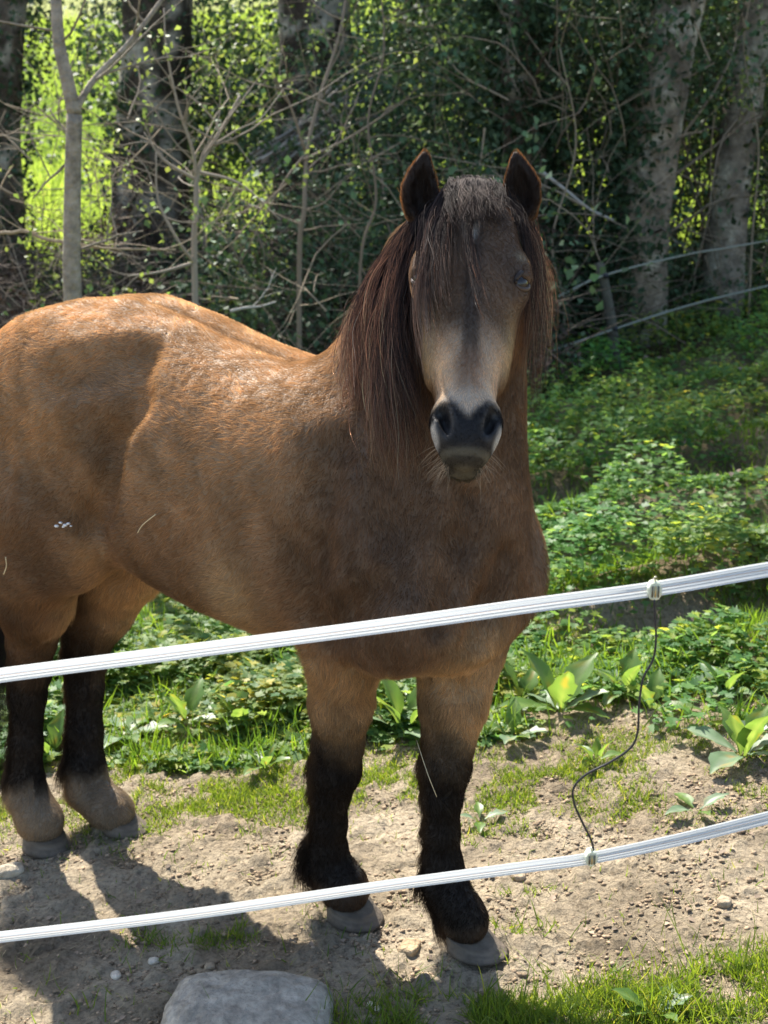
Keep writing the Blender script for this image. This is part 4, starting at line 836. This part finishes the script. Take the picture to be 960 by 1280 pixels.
for a_ in ((928, 948, 9, .145, 'bright dock plant with upright yellow green leaves at the right edge of the photo', 1, .5, 1), (700, 893, 7, .17, 'dock plant with a tall narrow leaf standing in the herbs right of the front legs', 1, .1, 12),
           (815, 890, 5, .11, 'dock plant among the herbs just right of the hanging black cable', 1, 0, 3), (505, 918, 8, .17, 'dock plant with long light leaves seen between the two front legs', .9, .5, 4),
           (300, 912, 9, .14, 'dock plant with large drooping leaves seen under the belly, left of the front legs', .7, .6, 5), (155, 925, 6, .14, 'dock plant with a round drooping leaf just right of the far hind leg', .4, .5, 6),
           (65, 950, 7, .12, 'dock plant with pale leaves seen between the two hind legs', .4, .7, 7), (330, 963, 6, .085, 'small bright dock plant on the edge of the trodden earth under the belly', 1, 0, 8),
           (745, 955, 6, .075, 'small dock plant on bare soil left of the hanging black cable', .9, 0, 9), (410, 880, 6, .13, 'dock plant half hidden behind the nearer front leg', .8, .3, 10), (640, 925, 6, .09, 'low dock plant beside the far front leg', .3, .2, 11),
           (235, 905, 7, .12, 'dock plant under the belly directly left of the largest drooping leaves', .8, .3, 21), (370, 868, 6, .13, 'dock plant with upright leaves directly behind the nearer front leg', 1, .2, 22), (120, 872, 6, .13, 'dock plant between the hind legs farther up the slope', .9, .2, 23),
           (780, 868, 6, .12, 'bushy dock plant left of the hanging cable farther up the slope', .9, .2, 24), (905, 872, 6, .11, 'dock plant in the herbs above the bright one at the right edge', .8, .3, 25), (655, 880, 6, .12, 'dock plant touching the far front leg on its right', .8, .2, 26), (560, 1000, 3, .05, 'tiny dock seedling between the front legs and the cable', .8, 0, 27),
           (870, 1018, 4, .07, 'withered pale dock plant lying flat near the lower tape on the right', 0, 1, 13), (600, 1030, 4, .06, 'withered flat dock plant on the earth right of the front knee', 0, 1, 14), (820, 1272, 5, .07, 'small dock plant in the grass at the bottom right', .4, .2, 15)): dock(*a_)

# ================================================================ bits caught in the coat
M_bit = mat_basic('straw_on_coat', (.62, .52, .32), .7); M_fluff = mat_basic('white_fluff', (.8, .8, .78), .9)
def strand(name, P2, r_, label, mat, cat):
    P = [hit(u, v) for u, v in P2]; P = np.array(P); P = P+grad(P)*.014; c = P.mean(0); mb = MB(); tube(mb, catmull(P, 5)-c, r_, 5); return mb.build(name, mat, label=label, cat=cat, loc=tuple(c))
strand('straw_stalk', [(179, 663), (184, 655), (192, 648), (201, 641)], .0011, 'pale curved straw stalk caught on the flank of the horse', M_bit, 'straw')
strand('straw_stalk', [(9, 714), (12, 704), (11, 692)], .0013, 'short bent straw stalk stuck to the haunch of the horse', M_bit, 'straw')
strand('straw_stalk', [(529, 925), (535, 950), (541, 970), (548, 992)], .0008, 'long pale stalk hanging down the knee of the right front leg', M_bit, 'straw')
mb = MB(); c = hit(82, 652)+grad(hit(82, 652)[None])[0]*.016
for du, dv, s in ((-8, 2, .006), (-3, -2, .005), (2, 1, .006), (6, -1, .005), (9, 2, .0035), (0, 3, .004)):
    r_ = s; th = np.linspace(0, 2*PI, 7)[:-1]; q = np.array([du/FPX*3, 0, -dv/FPX*3]); V = [q+[math.cos(t)*r_, -.002, math.sin(t)*r_*.6] for t in th]+[q+[0, -.005, 0], q+[0, .001, 0]]
    mb.add(V, None, [(i, (i+1) % 6, 6) for i in range(6)]+[((i+1) % 6, i, 7) for i in range(6)])
mb.build('seed_fluff', M_fluff, label='tuft of white seed fluff stuck on the haunch of the horse', cat='fluff', loc=tuple(c))
# ================================================================ the wood behind
M_bark = mat_basic('grey_bark', (.20, .175, .14), .9, tint=True, noise=.5, nscale=14, bump=1.0, bscale=34, spec=.15)
M_twig = mat_basic('bare_twig', (.30, .25, .19), .8, tint=True, spec=.2)
M_ivy = mat_leaf('ivy_leaves', (.055, .092, .048), .20, .55, .15, (.075, .12, .04))
M_young = mat_leaf('young_leaves', (.14, .19, .05), .4, .5, .3, (.24, .31, .06))
M_drybr = mat_leaf('dry_bramble_leaves', (.10, .070, .054), .15, .6, .2, (.18, .11, .06))
def wander(p0, d0, L, n, amp, grav=0, seed=None):
    P = [np.asarray(p0, float)]; d = norm(d0)
    for i in range(n): d = norm(d+rng.normal(0, amp, 3)+np.array([0, 0, grav])); P.append(P[-1]+d*L/n)
    return np.array(P)
def branch(mb, p0, d0, L, r, depth, tips, col, amp=.18, sides=5, grav=.03, kids=(2, 5), spread=.9):
    P = wander(p0, d0, L, 7, amp, grav); tube(mb, P, np.linspace(r, r*.35, 8), sides, col, False)
    if depth == 0: tips.append(P[-1]); tips.append(P[4]); return
    for i in range(rng.integers(*kids)):
        k = rng.integers(2, 8); b = norm(P[k]-P[k-1]); dd = norm(b+spread*norm(rng.normal(0, 1, 3)*[1, 1, .7]+[0, 0, .15])); branch(mb, P[k], dd, L*rng.uniform(.35, .65), r*(1-.08*k)*.5, depth-1, tips, col, amp, 4, grav, kids, spread)
    tips.append(P[-1])
def leafcloud(name, pos, size, mat, parent=None, g0=.5, g1=1.3, tmpl=LEAF4, up=.5, **k):
    n = len(pos); g = rng.uniform(g0, g1, (n, 1)); return scatter(name, *tmpl, pos, norm(rng.normal(0, 1, (n, 3))+[0, -.1, up]), norm(rng.normal(0, 1, (n, 3))*[1, 1, .5]), size*rng.uniform(.6, 1.25, n), np.hstack([g*rng.uniform(.85, 1.15, (n, 1)), g, g*.95]), mat, parent, kind='stuff', **k)
def tree(L, wd, label, ivy=0, ivy_side=None, crown=None, crown_n=3000, name='tree', bark=(1, 1, 1), twigs=4, leafsize=.07, zmax=5.5, rough=.12):
    """L: (u,v,y) points of the trunk from the ground up; wd: widths in m"""
    P = np.array([W(*q) for q in L]); P[0][2] = gz(P[0][0], P[0][1])-.2; c = P[0]*[1, 1, 0]+[0, 0, P[0][2]+.2]
    root = obj(name, None, label=label, cat='tree', loc=tuple(c)); Q = catmull(P, 8); m = len(Q); n = 20; wv = np.interp(np.linspace(0, 1, m), np.linspace(0, 1, len(wd)), wd)/2
    T = norm(np.gradient(Q, axis=0)); A_ = norm(np.cross(T, [0, 1, .01])); B_ = np.cross(T, A_); th = np.arange(n)/n*2*PI; sd_ = rng.integers(99)
    rr = wv[:, None]*(1+rough*2*(fbm(np.outer(np.ones(m), th*1.3)+sd_, np.outer(np.arange(m)*.35, np.ones(n)), sd_, 3)-.5)); rr[:3] *= np.array([1.5, 1.3, 1.12])[:, None]
    V = (Q[:, None]+rr[..., None]*(np.cos(th)[None, :, None]*A_[:, None]+np.sin(th)[None, :, None]*B_[:, None])).reshape(-1, 3)-c
    i = np.arange(m-1)[:, None]*n; j = np.arange(n)[None]; k = (j+1) % n; pt = fbm(V[:, 0]*5+V[:, 1]*3, V[:, 2]*2.2, sd_, 4); C = (.35+1.3*pt)[:, None]*np.array(bark); lich = smooth(.56, .64, fbm(V[:, 0]*9, V[:, 2]*5, sd_+3, 3))[:, None]; C = C*(1-lich)+np.array([1.9, 2.0, 1.9])*lich*min(1, wv[0]*6)
    obj('trunk', mesh('trunk', V, np.stack([i+j, i+k, i+n+k, i+n+j], -1).reshape(-1, 4), C), M_bark, root)
    mb = MB(); tips = []
    for q in range(twigs):
        k = rng.integers(m//4, m); branch(mb, Q[k]-c, norm(np.array([rng.normal(), rng.normal()*.6, rng.uniform(.1, .9)])), rng.uniform(.6, 1.5)*min(1, wv[0]*8+.3), min(wv[k]*.35, .018), 2, tips, np.array(bark)*rng.uniform(.7, 1.3))
    if twigs: mb.build('branches', M_bark, root, kind='stuff')
    if ivy:
        t = rng.random(ivy)*(m-1); i0 = t.astype(int); f = (t-i0)[:, None]; pc = Q[i0]*(1-f)+Q[np.minimum(i0+1, m-1)]*f; a_ = rng.uniform(0, 2*PI, ivy) if ivy_side is None else rng.normal(ivy_side, .75, ivy)
        dirn = np.cos(a_)[:, None]*A_[i0]+np.sin(a_)[:, None]*B_[i0]; bulge = fbm(a_*1.2+sd_, pc[:, 2]*1.6, sd_+1, 3); ext = wv[i0]+.02+(.06+.38*smooth(.42, .7, bulge))*rng.random(ivy)**.6
        leafcloud('ivy', pc+dirn*ext[:, None]+rng.normal(0, .02, (ivy, 3))-c, .075, M_ivy, root, .45, 1.35)
    if crown:
        (cx, cy, cz), (rx, ry, rz) = crown; top = Q[-1]; mb = MB(); nb = 9; tips = []
        for q in range(nb): d = rng.normal(0, 1, 3); tgt = np.array([cx, cy, cz])+norm(d)*[rx*.6, ry*.6, rz*.6]; branch(mb, top-c, tgt-top, np.linalg.norm(tgt-top), wv[-1]*.5, 2, tips, np.array(bark)*.8, .10, 5, 0.0, (2, 4))
        mb.build('limbs', M_bark, root, kind='stuff'); tips = np.array(tips)+c; cl = np.vstack([tips, np.array([cx, cy, cz])+norm(rng.normal(0, 1, (60, 3)))*rng.random((60, 1))**.4*[rx, ry, rz]])
        pos = cl[rng.integers(len(cl), size=crown_n)]+rng.normal(0, .30, (crown_n, 3)); leafcloud('crown', pos-c, leafsize, M_young, root, .5, 1.1)
    return root
# young smooth tree right behind the horse, forked
def young():
    P = [W(92, 430, 6.2), W(91, 372, 6.2), W(90, 300, 6.2), W(91, 220, 6.2), W(93, 143, 6.2)]; P[0][2] = gz(P[0][0], P[0][1])-.1; c = P[0]; root = obj('young_tree', None, label='slender grey young tree forking in two above the rump of the horse', cat='tree', loc=tuple(c))
    col = np.array([1.5, 1.45, 1.35]); mb = MB(); tube(mb, catmull(P, 6)-c, np.linspace(.046, .036, 25), 12, col); mb.build('trunk', M_bark, root)
    for L, r0, r1 in (([(93, 143, 6.2), (84, 100, 6.2), (74, 55, 6.22), (70, 0, 6.25), (66, -90, 6.3), (55, -220, 6.3)], .034, .02), ([(93, 145, 6.2), (103, 122, 6.22), (124, 92, 6.3), (160, 55, 6.4), (202, 0, 6.5), (240, -60, 6.6)], .018, .009)):
        mb = MB(); Q = catmull([W(*q) for q in L], 6)-c; tube(mb, Q, np.linspace(r0, r1, len(Q)), 9, col)
        for q in range(5): branch(mb, Q[rng.integers(8, len(Q))], [rng.normal(), rng.normal()*.4, .5], .7, .006, 1, [], col*.9)
        mb.build('limb', M_bark, root)
    mb = MB()
    for (u, v), (u2, v2) in (((90, 175), (60, 130)), ((90, 200), (30, 240)), ((90, 315), (180, 295))): 
        p, q = W(u, v, 6.2), W(u2, v2, 6.2); P = wander(p-c, q-p, np.linalg.norm(q-p), 6, .12); tube(mb, P, np.linspace(.008, .003, 7), 5, col*.8); branch(mb, P[3], P[4]-P[3]+[0, 0, .3], .4, .004, 1, [], col*.8)
    mb.build('twigs', M_bark, root, kind='stuff')
young()
def sapling(L, r0, label, leafy=.3, y=7.5, forks=(), col=(1, 1, 1), n_br=9):
    P = np.array([W(*q) for q in L]); P[0][2] = gz(P[0][0], P[0][1])-.1; c = P[0].copy(); root = obj('sapling', None, label=label, cat='sapling', group='thin saplings at the edge of the wood', loc=tuple(c)); col = np.array(col)*1.0
    mb = MB(); Q = catmull(P, 6)-c; tube(mb, Q, np.linspace(r0, r0*.4, len(Q)), 7, col); mb.build('stem', M_twig, root)
    mb = MB(); tips = []
    for f in forks: F_ = catmull([W(*q) for q in f], 5)-c; tube(mb, F_, np.linspace(r0*.55, r0*.2, len(F_)), 5, col); [branch(mb, F_[k], norm(F_[k]-F_[k-1])+rng.normal(0, .6, 3)*[1, .5, 1], .35, r0*.22, 1, tips, col*.9) for k in (5, 8, 11) if k < len(F_)]
    for q in range(n_br): k = rng.integers(4, len(Q)); branch(mb, Q[k], [rng.normal()*1.2, rng.normal()*.5, rng.uniform(.0, .9)], rng.uniform(.4, 1.0), r0*.3, 1, tips, col*rng.uniform(.8, 1.1))
    mb.build('twigs', M_twig, root, kind='stuff'); tips = np.array(tips); n = int(len(tips)*leafy*9)
    if n: leafcloud('young_leaves', tips[rng.integers(len(tips), size=n)]+rng.normal(0, .035, (n, 3)), .035, M_young, root, .7, 1.6)
sapling([(243, 420, 7.2), (243, 330, 7.2), (245, 270, 7.2), (246, 222, 7.2), (254, 198, 7.2), (284, 150, 7.25), (300, 120, 7.3)], .020, 'bare Y shaped sapling rising behind the middle of the back of the horse', .35,
        forks=[[(246, 222, 7.2), (240, 185, 7.15), (222, 130, 7.1), (208, 60, 7.1), (205, 10, 7.1)], [(244, 330, 7.2), (222, 300, 7.1), (198, 250, 7.1), (195, 190, 7.1)], [(244, 328, 7.2), (200, 340, 7.1), (160, 345, 7.0)], [(246, 225, 7.2), (205, 200, 7.2), (180, 165, 7.2)], [(248, 215, 7.2), (300, 230, 7.3), (350, 275, 7.4)]])
sapling([(372, 430, 8.6), (374, 330, 8.6), (380, 265, 8.6), (384, 190, 8.7), (400, 120, 8.8), (425, 40, 8.9), (440, -60, 9.0)], .020, 'thin straight sapling behind the dip of the back of the horse', .25, forks=[[(382, 190, 8.6), (362, 130, 8.5), (340, 90, 8.4)], [(380, 200, 8.6), (440, 170, 8.6), (500, 130, 8.6)], [(384, 190, 8.7), (350, 235, 8.6), (300, 330, 8.5)]], col=(.8, .75, .7))
sapling([(455, 430, 8.0), (450, 340, 8.0), (470, 250, 8.1), (460, 150, 8.2), (480, 60, 8.3), (470, -60, 8.4)], .011, 'wispy dark sapling just left of the head of the horse', .5, col=(.6, .55, .5))
sapling([(-30, 420, 6.8), (-15, 340, 6.8), (20, 290, 6.8), (60, 300, 6.8), (130, 310, 6.8), (220, 312, 6.9)], .012, 'arching pale sapling at the left edge of the photo', .3, col=(1.2, 1.1, .95))
sapling([(700, 470, 9.9), (705, 380, 9.9), (690, 300, 9.9), (720, 180, 10), (700, 60, 10)], .012, 'thin bent sapling just right of the ear of the horse', .3, col=(.9, .85, .75))
sapling([(935, 420, 10.5), (940, 300, 10.5), (948, 180, 10.5), (930, 60, 10.6), (945, -40, 10.6)], .010, 'thin leafy sapling at the right edge of the photo', 1.6, col=(.9, .85, .75))
# trees of the wood
tree([(8, 330, 14), (6, 200, 14), (10, 60, 14), (22, -60, 14.2), (40, -300, 14.6)], [.42, .36, .32, .30, .28], 'ivy clad tree trunk at the left edge of the photo against the bright meadow', 3500, None, ((-6.5, 15.5, 7.6), (2.4, 2.2, 1.6)), 3500, bark=(.5, .45, .4))
tree([(190, 330, 13.2), (188, 230, 13.2), (193, 120, 13.2), (198, 0, 13.2), (205, -140, 13.3), (210, -320, 13.5)], [.84, .76, .69, .66, .6, .52], 'very thick ivy covered trunk left of centre at the top of the photo', 2600, None, ((-3.2, 15.8, 8.4), (3.4, 2.6, 2.0)), 12000, bark=(.30, .27, .23))
tree([(390, 330, 13.0), (392, 200, 13.0), (396, 90, 13.0), (394, 0, 13.1), (390, -140, 13.2), (385, -320, 13.2)], [.86, .8, .74, .70, .66, .6], 'thick dark trunk directly left of the ears of the horse, beyond the dead branches', 900, None, ((-.8, 16, 8.6), (3.0, 2.4, 2.0)), 11000, bark=(.26, .23, .20))
tree([(498, 300, 14.5), (500, 120, 14.5), (508, 50, 14.5), (516, -20, 14.6), (520, -140, 14.7)], [.18, .16, .14, .13, .12], 'slim dark trunk at the top of the photo above the left ear', 300, None, None, 0, bark=(.4, .36, .3))
tree([(668, 420, 10.8), (660, 300, 10.8), (654, 180, 10.8), (648, 60, 10.9), (640, -60, 11), (628, -320, 11.2)], [.44, .38, .34, .31, .29, .26], 'ivy wrapped trunk right above the right ear of the horse', 7500, None, ((.3, 11.6, 7.6), (2.3, 2.0, 1.4)), 700, bark=(.6, .52, .45))
tree([(790, 420, 10.5), (792, 360, 10.5), (799, 290, 10.5), (812, 190, 10.6), (830, 80, 10.7), (850, -30, 10.8), (875, -260, 11.0)], [.56, .52, .48, .45, .44, .44, .38], 'large leaning bare barked trunk with ivy on its right side, right of the horse', 4500, 0.35, ((3.1, 11.6, 7.6), (2.4, 2.0, 1.4)), 700, bark=(1.05, .98, .88), twigs=6)
tree([(900, 380, 11.4), (906, 310, 11.4), (918, 200, 11.4), (934, 100, 11.5), (952, 0, 11.6), (975, -200, 11.8)], [.42, .36, .33, .32, .31, .27], 'mottled trunk with pale lichen patches leaning at the right edge of the photo', 500, PI, ((5.2, 13.4, 7.8), (2.4, 2.2, 1.6)), 5000, bark=(1.0, .97, .92), twigs=7)
tree([(1080, 360, 12), (1090, 200, 12), (1110, 0, 12), (1120, -300, 12.2)], [.4, .36, .3, .28], 'tree standing just outside the right edge of the photo', 600, None, ((5.6, 10.6, 6.6), (2.2, 2.4, 1.4)), 2200, bark=(.8, .8, .7))
# shrubs
def shrub(u, v, y, r_, h, nleaf, label, mat, lsize=.05, nst=10, g=(.5, 1.3), hollow=.3, stemcol=(.8, .75, .7)):
    c = W(u, v, y); c[2] = float(gz(c[0], c[1])); root = obj('shrub', None, label=label, cat='shrub', group='shrubs along the edge of the wood', loc=tuple(c)); mb = MB(); tips = []
    for q in range(nst): a_ = rng.uniform(0, 2*PI); branch(mb, [rng.normal(0, r_*.15), rng.normal(0, r_*.15), 0], [math.cos(a_)*.5*r_/h*2, math.sin(a_)*.5*r_/h*2, 1], h*rng.uniform(.6, 1.05), .016, 2, tips, np.array(stemcol)*rng.uniform(.6, 1.3), .16, 4)
    mb.build('stems', M_twig, root, kind='stuff'); tips = np.array(tips); ncl = 70
    cl = np.vstack([norm(rng.normal(0, 1, (ncl, 3)))*rng.uniform(hollow, 1, (ncl, 1))*[r_, r_, h*.5]+[0, 0, h*.52], tips]); k = rng.integers(len(cl), size=nleaf)
    pos = cl[k]+rng.normal(0, 1, (nleaf, 3))*.13*r_; pos[:, 2] = np.maximum(pos[:, 2], .03); leafcloud('foliage', pos, lsize, mat, root, *g)
shrub(430, 440, 8.4, .62, .85, 3800, 'yellow green leafy shrub behind the dip of the back', M_young, .04, g=(.35, .9))
shrub(30, 430, 8.2, .8, 1.35, 3200, 'twiggy shrub with small green leaves at the left edge', M_ivy, .045, 14, g=(.9, 2.2), stemcol=(1.2, 1.1, 1))
shrub(520, 430, 9.8, 1.0, 2.2, 8000, 'dark green bush right behind the head of the horse', M_ivy, .055, g=(.6, 1.6))
shrub(600, 420, 11.6, 1.2, 3.0, 9500, 'tall ivy bush between the ears of the horse', M_ivy, .06, g=(.6, 1.7))
shrub(470, 400, 12.2, 1.0, 2.5, 7000, 'tall dark ivy bush left of the ears', M_ivy, .06, g=(.5, 1.5))
shrub(722, 430, 11.8, 1.0, 3.0, 8500, 'ivy bush between the wrapped trunk and the leaning trunk', M_ivy, .06, g=(.6, 1.7))
shrub(730, 400, 12.6, 1.3, 4.3, 9000, 'tall leafy bush behind the leaning trunk', M_ivy, .065, g=(.9, 2.4))
shrub(870, 390, 12.0, 1.1, 3.4, 8000, 'dense bush between the leaning trunk and the mottled trunk', M_ivy, .06, g=(.8, 2.2))
shrub(900, 400, 14.6, 1.6, 4.6, 8000, 'sunlit yellow green bush behind the mottled trunk', M_young, .075, g=(.4, 1.1))
shrub(965, 385, 11.9, .9, 2.2, 5000, 'low leafy bush at the right edge by the rope fence', M_young, .05, g=(.3, .9))
shrub(845, 425, 11.4, .55, .8, 3000, 'low bush at the foot of the leaning trunk', M_ivy, .045, g=(.8, 2))
shrub(600, 360, 17.5, 1.6, 4.0, 7000, 'pale leafed bush far behind the ears of the horse', M_ivy, .08, g=(1.5, 3.5))
shrub(310, 400, 10.2, .9, .9, 4200, 'low ivy bush behind the middle of the back', M_ivy, .05, g=(.5, 1.5))
shrub(140, 340, 13.2, .6, .9, 2200, 'pale leaved bush at the foot of the thickest trunk', M_ivy, .055, g=(1.4, 2.8))
shrub(-120, 330, 13, 1.2, 2.2, 5000, 'ivy bush standing outside the left edge of the photo', M_ivy, .07)
shrub(268, 330, 16.4, .9, 4.2, 9000, 'tall ivy bush touching the right side of the thickest trunk', M_ivy, .085, g=(.7, 1.8))
shrub(318, 330, 16.6, 1.0, 4.2, 9000, 'ivy bush between the two thick trunks', M_ivy, .085, g=(.7, 1.9))
shrub(690, 380, 14.6, 1.6, 4.4, 7000, 'bush behind the wrapped trunk', M_ivy, .08, g=(1.2, 3.0))
# undergrowth nobody could count
def thicket():
    n = 4600; x = rng.uniform(-7.5, 1.2, n); y = rng.uniform(8.4, 13.2, n); hgt = np.interp(y, [8.4, 10, 13], [.5, 1.2, 1.7])*(.6+.6*fbm(x*.8, y*.8, 120))
    mb_V = []; Qs = []; Cs = []; nn = 0; m = 6
    a_ = rng.uniform(0, 2*PI, n); el_ = rng.uniform(-.1, .9, n); L = rng.uniform(.5, 1.7, n); t = np.linspace(0, 1, m)[None, :, None]
    base = np.stack([x, y, gz(x, y)+hgt*rng.random(n)**.7], -1)[:, None]; d = np.stack([np.cos(a_)*np.cos(el_), np.sin(a_)*np.cos(el_)*.6, np.sin(el_)], -1)[:, None]
    P = base+d*L[:, None, None]*t+np.array([0, 0, -1])*(rng.uniform(.1, .7, n)[:, None, None]*L[:, None, None])*t*t+rng.normal(0, .02, (n, m, 3))
    T = norm(np.gradient(P, axis=1)); A_ = norm(np.cross(T, [0, 0, 1.])); B_ = np.cross(T, A_); r_ = (rng.uniform(.0025, .0065, n)*(1+2.2*(rng.random(n) < .05)))[:, None, None]*np.linspace(1, .5, m)[None, :, None]
    V = np.stack([P+r_*(math.cos(q)*A_+math.sin(q)*B_) for q in (0, 2.094, 4.189)], 2).reshape(-1, 3)
    k = np.arange(n)[:, None, None]*m*3; i = np.arange(m-1)[None, :, None]*3; j = np.arange(3)[None, None]; j2 = (j+1) % 3
    F_ = np.stack(np.broadcast_arrays(k+i+j, k+i+j2, k+i+3+j2, k+i+3+j), -1).reshape(-1, 4); g = np.where(rng.random((n, 1)) < .2, rng.uniform(.5, 1.2, (n, 1)), rng.uniform(.12, .40, (n, 1)))
    obj('bramble_stems', mesh('bramble_stems', V, F_, np.repeat(np.hstack([g, g*.92, g*.88]), m*3, 0)), M_twig, kind='stuff', label='tangle of dry bramble stems filling the dark thicket behind the horse', cat='brambles')
    n = 84000; x = rng.uniform(-7.5, 1.3, n); y = rng.uniform(8.3, 13.6, n); hgt = np.interp(y, [8.4, 10, 13.6], [.45, 1.1, 1.6])*(.55+.7*fbm(x*.8, y*.8, 120)); pos = np.stack([x, y, gz(x, y)+hgt*rng.random(n)**.45], -1)
    green = smooth(.55, .68, fbm(x*1.1, y*1.1+pos[:, 2], 123, 3)) > rng.random(n); xx = (x > -.9) & (rng.random(n) < .5); green |= xx
    leafcloud('dry_bramble_leaves', pos[~green], .045, M_drybr, None, .35, 1.3, label='dark dry bramble leaves in the thicket behind the back of the horse', cat='brambles')
    leafcloud('bramble_leaves', pos[green], .045, M_ivy, None, .4, 1.2, label='green bramble leaves mixed into the thicket behind the horse', cat='brambles')
    n = 46000; x = rng.uniform(.2, 7.5, n); y = 12.4+rng.uniform(0, 2.2, n)+.35*np.abs(x-3); z = rng.random(n)**.9*4.6; gap = smooth(.62, .5, fbm(x*1.0, z*1.0, 131, 3)+.03*(z-2)); k = rng.random(n) < gap; pos = np.stack([x, y, gz(x, y)+z], -1)[k]
    leafcloud('ivy_curtain', pos, .085, M_ivy, None, .8, 2.9, label='curtain of ivy and leaves closing the wood on the right', cat='ivy')
    n = 24000; x = rng.uniform(.6, 5.5, n); bl = np.where(x < 1.2, 8.9, 9.9+1.05*(x-1.2)); y = bl+rng.random(n)*1.8; pos = np.stack([x, y, gz(x, y)+.05+rng.random(n)**.6*(.25+.6*fbm(x*1.5, y*1.5, 140))], -1)
    leafcloud('ivy_ground_cover', pos, .05, M_ivy, None, .6, 1.8, label='ivy covering the ground along the rope fence', cat='ivy')
    # hanging bare vines and twigs on the right
    mb = MB()
    for q in range(100):
        p = W(rng.uniform(440, 960), rng.uniform(20, 430), rng.uniform(9.9, 11)); p[2] = max(p[2], gz(p[0], p[1])+.1); branch(mb, p, rng.normal(0, 1, 3)*[1, .4, .6], rng.uniform(.4, 1.6), rng.uniform(.004, .009), 1, [], np.array([1, .95, .85])*rng.uniform(.4, 1.2), .14, 3, -.03)
    for q in range(110):
        p = W(rng.uniform(0, 520), rng.uniform(120, 400), rng.uniform(7.8, 9.5)); p[2] = max(p[2], gz(p[0], p[1])+.1); branch(mb, p, rng.normal(0, 1, 3)*[1, .4, .7], rng.uniform(.4, 1.3), rng.uniform(.003, .007), 1, [], np.array([1, .95, .85])*rng.uniform(.4, 1.3), .14, 3, -.02)
    mb.build('bare_twigs', M_twig, None, kind='stuff', label='bare twigs and hanging vines criss crossing in front of the wood', cat='twigs')
thicket()
# dead things one can point at
M_pale = mat_basic('weathered_dead_wood', (.42, .39, .34), .8, tint=True)
def deadbranch(L, r0, label, y=10):
    P = catmull([W(*q) for q in L], 6); c = P[0]; mb = MB(); tube(mb, P-c, np.linspace(r0, r0*.4, len(P)), 7); branch(mb, P[len(P)//2]-c, P[-1]-P[0]+[0, 0, .3], .3, r0*.4, 1, [], (1, 1, 1)); mb.build('dead_branch', M_pale, label=label, cat='branch', loc=tuple(c))
deadbranch([(676, 214, 10.2), (705, 236, 10.2), (738, 262, 10.25), (768, 276, 10.3), (800, 300, 10.4)], .016, 'pale broken branch hanging beside the right ear of the horse')
deadbranch([(288, 389, 7.9), (305, 385, 7.9), (325, 383, 7.95), (345, 377, 8.0)], .011, 'pale dead branch lying over the back line of the horse')
pile = W(330, 200, 11.6); heap = obj('brushwood_heap', None, label='heap of straight pale dead branches leaning against the dark trunk', cat='branches', loc=tuple(pile))
for q in range(18):
    a_ = W(318+rng.uniform(-14, 30), 205+rng.uniform(-18, 14), 11.4+rng.uniform(0, .3)); b_ = W(462+rng.uniform(-40, 30), 118+rng.uniform(-25, 22), 11.6+rng.uniform(0, .4)); mb = MB(); tube(mb, wander(a_-pile, b_-a_, np.linalg.norm(b_-a_), 5, .03), np.linspace(.014, .007, 6), 5, np.ones(3)*rng.uniform(.35, 1.0)); mb.build('stick', M_pale, heap)

shrub(462, 330, 17.4, 1.1, 3.0, 5500, 'ivy bush right of the thick dark trunk left of the ears', M_ivy, .07, g=(.9, 2.2))
_t = sum(len(o.data.polygons)*2 if o.data.polygons and o.data.polygons[0].loop_total == 4 else len(o.data.polygons) for o in bpy.data.objects if o.type == 'MESH'); print('TRIS', _t)
